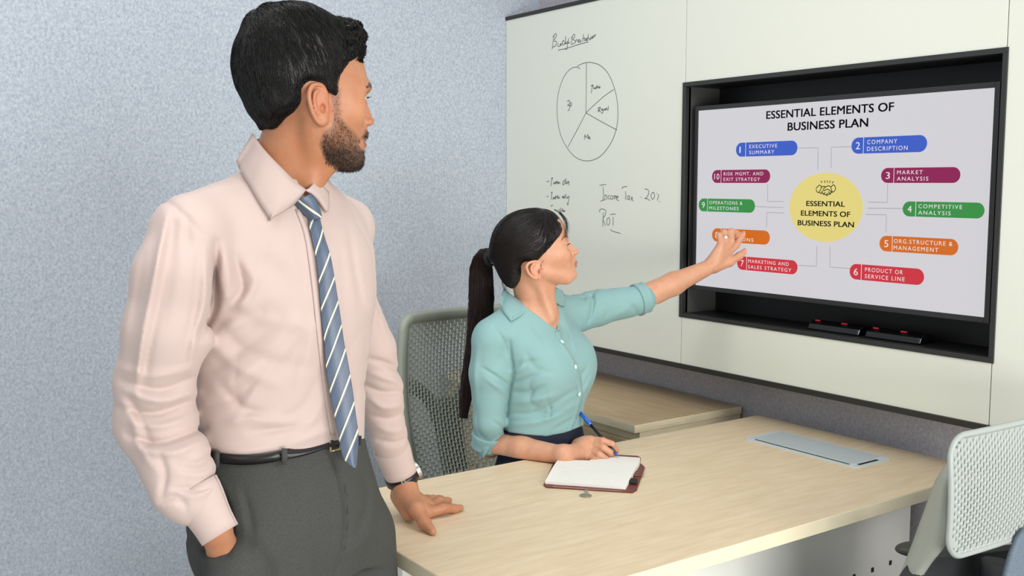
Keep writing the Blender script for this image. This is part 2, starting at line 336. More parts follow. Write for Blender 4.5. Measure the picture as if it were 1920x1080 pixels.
for st in [[(470,298),(549,296),(547,388)], [(684,292),(602,294),(601,382)], [(344,446),(344,513),(412,514)], [(830,444),(829,517),(748,516)], [(294,534),(410,538)], [(890,542),(748,541)], [(410,560),(341,558),(340,622)], [(744,566),(825,568),(824,642)],
           [(466,772),(542,776),(544,692)], [(676,785),(596,779),(597,692)]]:
    P = E8(st)
    for (xa, ya), (xb, yb2) in zip(P[:-1], P[1:]):
        a = np.array(sc(xa, ya)); b = np.array(sc(xb, yb2)); n = max(2, int(np.linalg.norm(b-a)/.0034))
        for i in range(n):
            c = a+(b-a)*i/n; q = .0007; dots.prism([(XS-.0002, c[0]-q, c[1]-q), (XS-.0002, c[0]+q, c[1]-q), (XS-.0002, c[0]+q, c[1]+q), (XS-.0002, c[0]-q, c[1]+q)], (.0003, 0, 0))
tag(part('dotted_lines', dots, emat('dots', (60, 60, 64)), scr), kind='stuff')
# ---- small black devices lying on the shelf of the recess
dev_m = mat('device_black', (14, 14, 15), .25); red_m = mat('red_mark', (190, 40, 60), .4); chrome = mat('chrome', (200, 205, 208), .2, metal=1)
for xa, xb, lab in ((1528, 1622, 'low black device with red marks on the recess shelf, left one'), (1636, 1738, 'low black device with red marks on the recess shelf, right one')):
    ya = onx(xa, 612, XB+.06)[1]; yb_ = onx(xb, 625, XB+.06)[1]
    d = tag(empty('media_device', (XB+.06, (ya+yb_)/2, RZ0+.013)), lab, 'electronics', 'black devices under the television')
    part('body', MB().prism([(XB+.028, yb_, RZ0+.0125), (XB+.10, yb_, RZ0+.0125), (XB+.095, yb_, RZ0+.030), (XB+.055, yb_, RZ0+.036), (XB+.034, yb_, RZ0+.028)], (0, ya-yb_, 0)), dev_m, d, bevel=.004, seg=3)
    part('red_mark', MB().box((XB+.045, ya-.025, RZ0+.034), (XB+.050, ya-.012, RZ0+.0368)).box((XB+.045, yb_+.045, RZ0+.034), (XB+.050, yb_+.060, RZ0+.0368)), red_m, d)
    part('edge_strip', MB().tube([(XB+.031, yb_-.001, RZ0+.016), (XB+.034, yb_-.002, RZ0+.026), (XB+.045, yb_-.001, RZ0+.034)], .0012, 6), chrome, d)
# ================================================================ CABINET
def wood(name, c1, c2, st=(1.2, 9, 9)): return mat(name, c1, .42, spec=.4, noise=(7, c2, 8, st, .35, .7), bump=(40, .05, .001, st))
oak = wood('cabinet_oak', (205, 182, 145), (186, 160, 124), (9, 1.0, 9)); oak_e = wood('cabinet_edge', (238, 228, 198), (220, 204, 168), (2, 2, 30)); oak_f = wood('cabinet_front', (196, 176, 140), (176, 154, 118), (9, 1.5, 2))
cab = tag(empty('side_cabinet', (2.04, 2.48, 0)), 'low pale wood cabinet against the felt wall behind the seated woman', 'cabinet')
cx0, cx1, cy0, cy1 = 1.838, 2.256, 2.023, 2.985
part('top', MB().box((cx0, cy0, .728), (cx1, cy1, .75)), oak_e, cab, bevel=.0012)
part('top_veneer', MB().box((cx0+.0006, cy0+.0006, .7495), (cx1-.0006, cy1-.0006, .7505)), oak, cab)
part('carcass', MB().box((cx0+.022, cy0+.004, .04), (cx1, cy1-.004, .727)), oak_e, cab, bevel=.001)
part('plinth', MB().box((cx0+.05, cy0+.02, 0), (cx1-.01, cy1-.02, .04)), trim_m, cab)
for a, b in ((cy0+.006, cy0+.32), (cy0+.323, cy0+.637), (cy0+.64, cy1-.006)):
    dr = part('drawer', MB().box((cx0+.004, a, .46), (cx0+.021, b, .702)), oak_f, cab, bevel=.001)
    h = MB().tube([(cx0-.012, (a+b)/2-.05, .62), (cx0-.012, (a+b)/2+.05, .62)], .004, 8).build('handle', chrome, dr)
    do = part('door', MB().box((cx0+.004, a, .05), (cx0+.021, b, .455)), oak_f, cab, bevel=.001)
# ================================================================ TABLE
tx0, tx1, ty0, ty1 = .854, 2.203, 1.236, 1.917
tab = tag(empty('meeting_table', (1.5, 1.57, 0)), 'pale wood meeting table with white panel base in front of the seated woman', 'table')
top_m = wood('table_veneer', (229, 211, 178), (215, 193, 159), (1.3, 9, 9)); edge_m = mat('table_edge', (228, 219, 190), .45)
part('tabletop', MB().box((tx0, ty0, .722), (tx1, ty1, .7495)), edge_m, tab, bevel=.0015)
part('tabletop_veneer', MB().box((tx0+.001, ty0+.001, .7485), (tx1-.001, ty1-.001, .75)), top_m, tab)
white_m = mat('white_panel', (242, 244, 238), .45)
pw = ony(1708, 955, 1.45); pr = ony(1705, 1012, 1.45)
panx = (pw[0]+pr[0])/2
mp = part('modesty_panel', MB().box((1.02, 1.45, .02), (panx, 1.468, .722)), white_m, tab, bevel=.001)
for px, py in ((1669, 1055), (1635.5, 1068.5), (1601, 1081), (1566, 1094), (1532, 1107)):
    c = ony(px, py, 1.45); 
    s_ = MB().box((c[0]-.0045, 1.4485, c[2]-.0055), (c[0]+.0045, 1.452, c[2]+.0055)).build('slot', mat('slot_black', (35, 36, 36), .8), mp)
for lx, ly in ((panx-.05, 1.52), (panx-.05, 1.78), (1.0, 1.30), (1.0, 1.78)):
    part('leg', MB().box((lx-.025, ly-.025, 0), (lx+.025, ly+.025, .722)), white_m, tab, bevel=.003)
# power box lid set into the top
px0, px1, py0, py1 = 1.963, 2.106, 1.415, 1.758
pbx = tag(empty('power_box', ((px0+px1)/2, (py0+py1)/2, .75)), 'long silver cable port lid set into the table top', 'power box')
silver = mat('brushed_silver', (202, 213, 214), .38, metal=.1, noise=(30, (190, 202, 204), 3, (1, 40, 1), .3, .7)); silver2 = mat('silver_rim', (216, 226, 226), .3, metal=.1)
def plate(w_, h_, r_, z0, z1, name, m, root, cx, cy):
    return part(name, MB().prism([(cx+a, cy+b, z0) for a, b in rrect(w_, h_, r_)], (0, 0, z1-z0)), m, root, bevel=.0006)
pcx, pcy = (px0+px1)/2, (py0+py1)/2
plate(px1-px0, py1-py0, .02, .750, .7522, 'rim', silver2, pbx, pcx, pcy)
part('slot', MB().box((px0+.014, py0+.03, .7521), (px0+.018, py1-.03, .7527)).box((px0+.03, py0+.012, .7521), (px1-.04, py0+.020, .7527)), mat('slot_dark', (18, 18, 18), .8), pbx)
part('lid', MB().box((px0+.018, py0+.024, .752), (px1-.012, py1-.02, .7545)), silver, pbx, bevel=.0008)
# ================================================================ NOTEBOOK
nb = tag(empty('notebook', onz(1110, 890, .75)), 'open notebook with ivory pages and a reddish brown leather cover', 'notebook')
leather = mat('leather', (118, 52, 40), .45, noise=(60, (92, 38, 30), 4, (1, 1, 1), .3, .7), bump=(200, .2, .0006, (1, 1, 1))); paper = mat('paper', (238, 236, 228), .7)
z0 = .7502
def zq(*pts, z=z0): return [onz(x, y, z) for x, y in pts]
cov = MB().prism(zq((1019,911),(1024,915),(1186,925),(1194,920),(1209,878),(1204,873),(1199,871),(1201,860),(1196,857),(1120,853),(1043,868),(1037,870)), (0, 0, .0035)); part('cover', cov, leather, nb, bevel=.001)
# near page block, with a gentle hump to the gutter
def page_block(name, nl, nr, fr_, fl, h0, h1, lift, n=14):
    nl, nr, fr_, fl = [np.array(p) for p in zq(nl, nr, fr_, fl, z=z0)]
    top = []; bot = []
    for i in range(n+1):
        t = i/n; a = nl+(fl-nl)*t; b = nr+(fr_-nr)*t
        h = h0+(h1-h0)*t + lift*math.sin(math.pi*min(1, t*1.05))
        if t > .93: h -= lift*.9*(t-.93)/.07*.4
        top.append([(*(a+(b-a)*s)[:2], z0+.0035+h) for s in np.linspace(0, 1, 6)]); bot.append([(*(a+(b-a)*s)[:2], z0+.0036) for s in np.linspace(0, 1, 6)])
    mb = MB(); mb.grid(top).grid(bot)
    N = len(top)
    edge = lambda r: [top[i][r] for i in range(N)]; edb = lambda r: [bot[i][r] for i in range(N)]
    mb.grid([edge(0), edb(0)]).grid([edge(-1), edb(-1)]).grid([top[0], bot[0]]).grid([top[-1], bot[-1]])
    return part(name, mb, paper, nb, smooth=False)
page_block('page_block', (1022,910), (1173,921), (1199,876), (1046,873), .006, .011, .002)
page_block('page_block', (1100,873), (1199,876), (1200,862), (1125,857), .004, .002, .001)
lines = MB()
for i in range(11):
    t = (i+1)/12; a = np.array(onz(1022+24*t, 910-37*t, .766)); b = np.array(onz(1172+25*t, 921-46*t, .766)); h = z0+.0035+.006+.005*t+.002*math.sin(math.pi*t*1.05)+.0003
    a = a+(b-a)*.08; 
    lines.tube([(*(a+(b-a)*s)[:2], h-.0002) for s in np.linspace(0, .94, 4)], .00022, 3)
part('ruled_lines', lines, mat('ruling', (196, 200, 200), .8), nb)
part('pen_loop', MB().prism(zq((1176,907),(1194,909),(1196,902),(1178,900), z=z0+.0037), (0, 0, .006)), mat('elastic', (28, 28, 28), .8), nb, bevel=.002)
part('cover_strap', MB().prism(zq((1184,894),(1204,893),(1207,884),(1188,886), z=z0+.0036), (0, 0, .0035)), leather, nb, bevel=.001)
part('ribbon', MB().prism(zq((1096,919),(1103,919),(1102,926),(1097,926)), (0, 0, .0015)), mat('ribbon_grey', (150, 145, 130), .5), nb)
cc = onz(1098, 930, .75); part('charm', MB().lathe([(.0125, 0), (.0125, .0016), (.0105, .0026), (0.001, .0026)], (cc[0], cc[1], .7503)), mat('charm_metal', (168, 160, 140), .3, metal=.8), nb, smooth=False)
# ================================================================ MESH CHAIRS
def chair(name, label, back_w, z_hi, z_lo, mat_back, seat_m, cell, holes, curve=.035, seat=True, arms=True, spine=True, bow=.045, rimk=1.0):
    """built facing +Y local: backrest at y=0, seat towards +y"""
    root = tag(empty(name), label, 'office chair', 'office chairs at the meeting table')
    def S(u, v):                                         # u -1..1 across, v 0..1 bottom to top
        x = u*back_w/2*(1-.04*(1-v)); z = z_lo + (z_hi-z_lo)*v
        y = curve*u*u*1.0 - (.05*v if bow > .02 else 0) - bow*math.sin(math.pi*v) + .02
        return np.array([x, y, z])
    def N(u, v):
        e = 1e-3; a = S(u+e, v)-S(u-e, v); b = S(u, v+e)-S(u, v-e); n = np.cross(a, b); return n/np.linalg.norm(n)
    # perforated membrane: staggered cells, each a ring of quads round a waisted slot
    H_ = z_hi-z_lo; m = .03*rimk; nu = int((back_w-2*m)/cell[0]); nv = int((H_-2*m)/cell[1])
    mb = MB(); th = .0022
    du = 2*(1-2*m/back_w)/nu; dv = (1-2*m/H_)/nv; u0 = -(1-2*m/back_w); v0 = m/H_
    for i in range(nu):
        for j in range(-1, nv+1):
            cv = v0 + dv*(j+.5+(.5 if i % 2 else 0)); cu_ = u0+du*(i+.5)
            lo = max(cv-dv/2, v0); hi = min(cv+dv/2, v0+dv*nv)
            if hi-lo < dv*.1: continue
            full = (hi-lo) > dv*.9; ex_ = back_w/2*(1-abs(cu_)); ez_ = min((lo+hi)/2, 1-(lo+hi)/2)*H_
            if ex_ < .045 and ez_ < .045 and math.hypot(.045-ex_, .045-ez_) > .036: continue
            edge = min(1, (min(i, nu-1-i)+.6)/4, (nv-.3-j)/5 if j > 0 else 1)
            O = [(cu_-du/2, lo), (cu_, lo), (cu_+du/2, lo), (cu_+du/2, (lo+hi)/2), (cu_+du/2, hi), (cu_, hi), (cu_-du/2, hi), (cu_-du/2, (lo+hi)/2)]
            corner = (min(i, nu-1-i) < 3 and (j > nv-3 or j < 2) and min(i, nu-1-i) + min(nv-1-j, j) < 2)
            if full and not corner:
                a = du*.5*holes[0]*(.55+.45*edge); b = dv*.5*holes[1]*(.5+.5*edge); wst = holes[2]
                I = [(cu_-a, cv-b), (cu_, cv-b), (cu_+a, cv-b), (cu_+a*wst, cv), (cu_+a, cv+b), (cu_, cv+b), (cu_-a, cv+b), (cu_-a*wst, cv)]
                of = [S(*q)+N(*q)*th for q in O]; ob = [S(*q)-N(*q)*th for q in O]
                nf = [S(*q)+N(*q)*th*.2 for q in I]; nb_ = [S(*q)-N(*q)*th*.2 for q in I]
                fs = []
                for k_ in range(8):
                    k2 = (k_+1) % 8
                    fs += [(k_, k2, 16+k2, 16+k_), (8+k2, 8+k_, 24+k_, 24+k2), (16+k_, 16+k2, 24+k2, 24+k_)]
                mb.add(of+ob+nf+nb_, fs)
            else:
                of = [S(*q)+N(*q)*th for q in O]; ob = [S(*q)-N(*q)*th for q in O]
                mb.add(of+ob, [tuple(range(8)), tuple(range(15, 7, -1))])
    me_ = mb.build('backrest_mesh', mat_back, root, smooth=True)
    # rim with rounded corners, swept
    rim = []; W_ = 1.0
    path = rrect(2, 2, .0, 1)
    pts = []
    for a, b in rrect(back_w, H_, .045, 8): pts.append((a/(back_w/2), b/H_+.5))
    pts2 = []
    for (a, b), (c, d) in zip(pts, pts[1:]+pts[:1]):
        n = max(1, int(math.hypot((c-a)*back_w/2, (d-b)*H_)/.03))
        pts2 += [(a+(c-a)*t/n, b+(d-b)*t/n) for t in range(n)]
    G = []
    for a, b in pts2:
        p = S(a, b); n = N(a, b); c = np.array([0, S(0, .5)[1], (z_lo+z_hi)/2]); q = p-c; q[1] = 0
        ins = -np.array([np.sign(a)*min(1, max(0, (abs(a)-.8)*9)), 0, np.sign(b-.5)*min(1, max(0, (abs(b-.5)-.4)*14))])
        if np.linalg.norm(ins) < .1: ins = -q
        ins = ins/np.linalg.norm(ins)
        r_ = rimk; G.append([p+n*.003+ins*.030*r_, p+n*.005+ins*.022*r_, p+n*.005+ins*.003, p-ins*.001, p-n*.010*r_+ins*.001, p-n*.012*r_+ins*.007, p-n*.003+ins*.030*r_])
    rm = MB(); rm.grid(G+[G[0]], close=True); rm.build('backrest_rim', mat_back, root, smooth=True)
    dk = mat('chair_dark', (34, 36, 38), .6)
    # spine behind: Y shaped
    sp = MB()
    yb0 = S(0, .5)[1]-.05
    for sgn in (-1, 1):
        P = [S(sgn*.97, .60)+N(sgn*.97, .6)*.02, S(sgn*.7, .585)+N(sgn*.7, .58)*.045, S(sgn*.32, .50)+N(0, .5)*.06, S(sgn*.12, .32)+N(0, .3)*.06]
        sp.tube(dens(P, 5), [(.022, .009)]*16, 8, flat=(0, 0, 1))
    P = [S(0, .48)+N(0, .4)*.060, S(0, .1)+N(0, .1)*.06, np.array([0, -.02, .44]), np.array([0, .14, .40])]
    sp.tube(dens(P, 6), [(.02, .045)]*19, 10, flat=(0, 1, 0))
    if spine: sp.build('spine', mat('spine_grey', (84, 88, 82), .5), root, smooth=True)
    if seat:
        sm = MB(); G = []
        for a, b in rrect(.47, .45, .08, 6): G.append((a, b+.27))
        rows = [(1.0, .44), (1.02, .455), (1.0, .475), (.93, .487), (.6, .490), (.05, .486)]
        sm.grid([[(a*s, (b-.27)*s+.27, z) for a, b in G] for s, z in rows], close=True)
        sm.add([(a, b, .44) for a, b in G], [tuple(range(len(G)))])
        sm.build('seat', seat_m, root, smooth=True)
        MB().box((-.12, .15, .39), (.12, .40, .44)).build('mechanism', dk, root, bevel=.01)
        MB().lathe([(.025, .10), (.025, .25), (.018, .25), (.018, .39)], (0, .27, 0)).build('gas_column', dk, root, smooth=True)
        for q in range(5):
            a = math.radians(72*q+48); d = np.array([math.cos(a), math.sin(a), 0]); c = np.array([0, .27, 0])
            lg = MB().tube([c+[0, 0, .10], c+d*.16+[0, 0, .095], c+d*.30+[0, 0, .07]], [(.016, .024), (.014, .02), (.01, .014)], 8).build('leg', dk, root, smooth=True)
            cp = c+d*.29; e = np.cross(d, [0, 0, 1])
            MB().tube([cp-e*.022+[0, 0, .028], cp+e*.022+[0, 0, .028]], .028, 14).build('castor', dk, lg, bevel=.003)
    if arms:
        for sgn in (-1, 1):
            am = MB().tube([(sgn*.20, .27, .44), (sgn*.27, .27, .46), (sgn*.285, .26, .60), (sgn*.285, .26, .68)], [(.03, .012)]*4, 8).build('armrest', dk, root, smooth=True)
            MB().tube(dens([(sgn*.285, .14, .70), (sgn*.287, .18, .705), (sgn*.285, .30, .705), (sgn*.28, .38, .70)], 4), [(.006, .012)]+[(.012, .035)]*11+[(.006, .012)], 12, flat=(0, 0, 1)).build('arm_pad', dk, am, smooth=True)
    return root
def smoothline2(pts, n=5):
    P = [np.array(p, float) for p in pts]; P = [2*P[0]-P[1]]+P+[2*P[-1]-P[-2]]; out = []
    for i in range(1, len(P)-2):
        for k in range(n):
            t = k/n; out.append(.5*((2*P[i])+(-P[i-1]+P[i+1])*t+(2*P[i-1]-5*P[i]+4*P[i+1]-P[i+2])*t*t+(-P[i-1]+3*P[i]-3*P[i+1]+P[i+2])*t**3))
    out.append(P[-2]); return out
grey_back = mat('chair_shell', (150, 156, 146), .45, spec=.4)
light_back = mat('chair_shell_light', (164, 172, 168), .4, spec=.5)
navy_seat = mat('seat_navy', (44, 50, 64), .9, bump=(300, .3, .001, (1, 1, 1)))
blue_seat = mat('seat_blue_grey', (112, 126, 138), .9, noise=(200, (92, 106, 120), 4, (1, 1, 1), .3, .7))
c1 = chair('office_chair', 'grey perforated-back office chair on which the woman sits', .43, 1.05, .55, grey_back, navy_seat, (.0118, .0185), (.58, .80, .45), arms=False)
def W(px, py, D): return V2W(Q(px, py, D))
bc = V2W(Q(873, 700, 2.86)); c1.location = (bc[0], bc[1], 0)
# chair faces the same way as the woman
fv = V2W(np.array([.60, -.80, 0])); c1.rotation_euler = (0, 0, math.atan2(fv[1], fv[0]) - math.pi/2)
# front chair: its back towards us, facing the table
c2 = chair('office_chair', 'pale perforated-back office chair at the near right corner of the table', .50, .985, .765, light_back, blue_seat, (.0085, .0125), (.42, .58, .6), curve=.012, arms=False, spine=False, bow=.006, rimk=.34)
c2x = ony(1789, 850, .93)[0] + .25
c2.location = (c2x, .912, 0)

def sub(name, mb, m, root, **k):
    o = mb.build(name, m, root, **k); o.matrix_parent_inverse = Matrix.Translation(root.location).inverted(); return o
# side wing of the shell, sweeping forward as it goes down to the seat
wg = []
edge_o = [(1794, 858, .965), (1777, 874, .968), (1757, 905, .985), (1738, 955, 1.01), (1716, 1015, 1.04), (1690, 1082, 1.07), (1672, 1130, 1.09)]
edge_i = [(1797, 858, .965), (1792, 874, .965), (1785, 905, .95), (1781, 955, .95), (1777, 1010, .955), (1745, 1052, 1.00), (1712, 1100, 1.05)]
rows = []
for t in np.linspace(0, 1, 7):
    row = []
    for a, b in zip(smoothline2(edge_o), smoothline2(edge_i)):
        p = ony(*(a[:2]*(1-t)+b[:2]*t), a[2]*(1-t)+b[2]*t-.012*math.sin(math.pi*t)); row.append(p)
    rows.append(row)
mbw_ = MB(); mbw_.grid(rows); sub('side_wing', mbw_, mat('chair_wing', (158, 163, 152), .5), c2, smooth=True, solid=.008)
sub('lower_shell', MB().prism([ony(1700, 1108, 1.02), ony(1724, 1072, 1.02), ony(1742, 1053, 1.02), ony(1765, 1044, 1.02), ony(1800, 1042, 1.02), ony(1990, 1020, 1.02), ony(1990, 1300, 1.02), ony(1700, 1300, 1.02)], (0, .03, 0)), mat('chair_dark', (34, 36, 38), .6), c2, bevel=.003)
pa0 = onz(1678, 1030, .70); pa1 = onz(1720, 1030, .70); pa2 = onz(1790, 1038, .70)
sub('arm_pad', MB().tube([pa0, pa0*.8+pa1*.2, pa0*.4+pa1*.6, pa1, pa1*.5+pa2*.5, pa2], [(.003, .004), (.009, .017), (.013, .028), (.014, .032), (.014, .032), (.012, .028)], 14, flat=(0, 0, 1)), mat('arm_dark', (58, 58, 52), .55), c2, smooth=True, subsurf=1)
sub('arm_post', MB().tube([pa2-np.array([0, 0, .005]), pa2*.6+pa1*.4-np.array([0, .0, .12]), pa2-np.array([0, .05, .26])], [.016, .016, .018], 8), mat('chair_dark', (34, 36, 38), .6), c2, smooth=True)
fc = [ony(1925, 992, .915), ony(1912, 1010, .915), ony(1900, 1040, .915), ony(1888, 1085, .915), ony(1884, 1130, .915), ony(2060, 1130, .915), ony(2060, 975, .915)]
sub('lumbar_pad', MB().prism(fc, (0, .012, 0)), blue_seat, c2, bevel=.005, seg=3)
sub('back_post', MB().tube([np.array([c2x, .965, .70]), np.array([c2x, .97, .6]), np.array([c2x, 1.05, .42]), np.array([c2x, 1.2, .40])], [(.03, .05)]*4, 10), mat('chair_dark', (34, 36, 38), .6), c2, smooth=True)
# ================================================================ IMPLICIT-SURFACE MODELLING
f4 = np.float32
def sstep(x, a, b): t = np.clip((x-a)/(b-a), 0, 1); return t*t*(3-2*t)
def smin(a, b, k):
    if k <= 0: return np.minimum(a, b)
    h = np.maximum(k-np.abs(a-b), 0)/k; return np.minimum(a, b) - h*h*k*.25
def smax(a, b, k): return -smin(-a, -b, k)
def cone(a, b, ra, rb, sq=None):
    """tapered capsule; sq=(axis vector, factor) flattens it along that axis"""
    a = np.asarray(a, float); b = np.asarray(b, float); ab = b-a; L2 = ab.dot(ab)+1e-12
    def fn(P):
        q = P-a; t = np.clip(q@ab/L2, 0, 1); w_ = q-t[:, None]*ab; d = np.sqrt((w_**2).sum(1))
        if sq is not None:
            n = np.asarray(sq[0], float); n = n/np.linalg.norm(n); c = w_@n; d = np.sqrt(np.maximum((w_**2).sum(1) - c*c, 0) + (c/sq[1])**2); 
            return (d-(ra+(rb-ra)*t))*min(1, sq[1])
        return d-(ra+(rb-ra)*t)
    return fn
def ell(c, r, R=None):
    c = np.asarray(c, float); r = np.asarray(r, float)
    def fn(P):
        q = P-c
        if R is not None: q = q@R
        k0 = np.sqrt(((q/r)**2).sum(1)); k1 = np.sqrt(((q/(r*r))**2).sum(1))+1e-9; return k0*(k0-1)/k1
    return fn
def stack(st, L, Fv):
    """elliptic cross-sections stacked in z: (centre xyz, half along L, half front, half back)"""
    st = sorted(st, key=lambda s: s[0][2]); Z = np.array([s[0][2] for s in st])
    X = np.array([s[0][0] for s in st]); Y = np.array([s[0][1] for s in st]); Aa = np.array([s[1] for s in st]); Bf = np.array([s[2] for s in st]); Bb = np.array([s[3] for s in st])
    from_z = np.linspace(Z[0], Z[-1], 200)
    def sm(v):
        w_ = np.interp(from_z, Z, v); k = np.ones(13)/13; return np.convolve(np.pad(w_, 6, 'edge'), k, 'valid')
    X, Y, Aa, Bf, Bb = map(sm, (X, Y, Aa, Bf, Bb)); L = np.asarray(L); Fv = np.asarray(Fv)
    def fn(P):
        z = P[:, 2]; x = P[:, 0]-np.interp(z, from_z, X); y = P[:, 1]-np.interp(z, from_z, Y)
        l = x*L[0]+y*L[1]; f_ = x*Fv[0]+y*Fv[1]; a = np.interp(z, from_z, Aa); b = np.where(f_ > 0, np.interp(z, from_z, Bf), np.interp(z, from_z, Bb))
        k0 = np.sqrt((l/a)**2+(f_/b)**2); k1 = np.sqrt((l/a**2)**2+(f_/b**2)**2)+1e-9
        return np.maximum(k0*(k0-1)/k1, np.maximum(z-Z[-1], Z[0]-z))
    return fn
class Sh:
    """ordered list of operations: ('u', fn, k) union, ('s', fn, k) subtract, ('i', fn, k) intersect, ('d', fn, reach) add fn(P) to distance"""
    def __init__(s): s.ops = []
    def u(s, fn, k=.01): s.ops.append(('u', fn, k)); return s
    def s(s, fn, k=.005): s.ops.append(('s', fn, k)); return s
    def i(s, fn, k=.0): s.ops.append(('i', fn, k)); return s
    def d(s, fn): s.ops.append(('d', fn, 0)); return s
    def sel(self, c, R):
        vals = [op[1](c[None])[0] for op in self.ops]; us = [v for v, op in zip(vals, self.ops) if op[0] == 'u']; m = min(us)
        out = []
        for v, op in zip(vals, self.ops):
            if op[0] == 'u' and v-R > m+R+op[2]+.015: continue
            if op[0] == 's' and v-R > op[2]+.01: continue
            out.append(op)
        return out
    def __call__(self, P, ops=None):
        d = np.full(len(P), 1e3)
        for k_, fn, k in (self.ops if ops is None else ops):
            v = fn(P)
            if k_ == 'u': d = smin(d, v, k)
            elif k_ == 's': d = smax(d, -v, k)
            elif k_ == 'i': d = smax(d, v, k)
            else: d = d+v
        return d
def fold(pts, amp, wd, side=0):
    """crease (amp<0) or ridge (amp>0) along a line given where it lies on the cloth; wd in px"""
    pts = np.array(pts, float); 
    def fn(P):
        x, y = pix(P); bx0, by0 = pts.min(0)-3*wd; bx1, by1 = pts.max(0)+3*wd
        r = np.zeros(len(P)); m = (x > bx0) & (x < bx1) & (y > by0) & (y < by1)
        if not m.any(): return r
        X = np.stack([x[m], y[m]], 1); best = np.full(len(X), 1e9); tt = np.zeros(len(X)); n = len(pts)-1
        for i in range(n):
            a = pts[i]; ab = pts[i+1]-a; t = np.clip((X-a)@ab/(ab@ab+1e-9), 0, 1); d = ((X-a-t[:, None]*ab)**2).sum(1)
            k = d < best; best = np.where(k, d, best); tt = np.where(k, (i+t)/n, tt)
        r[m] = -amp*np.exp(-best/(wd*wd))*np.sin(np.pi*np.clip(tt*.86+.07, 0, 1))**.7
        return r
    return fn
def vnoise(scale, amp, stretch=(1, 1, 1), seed=0):
    rs = np.random.RandomState(seed); K = rs.normal(size=(14, 3))*np.array(stretch)*scale; ph = rs.rand(14)*6.28
    def fn(P):
        s = np.zeros(len(P))
        for k, p in zip(K, ph): s += np.sin(P@k+p)
        return amp*s/4
    return fn
def crumple(scale, amp, stretch=(1, 1, 1), seed=0):
    a = vnoise(scale, 1., stretch, seed); b = vnoise(scale*.6, 1., stretch, seed+50)
    def fn(P):
        v = np.abs(a(P)); m = np.clip(b(P)+.5, 0, 1); return amp*(np.maximum(0, 1-v*2.2)**2)*m
    return fn
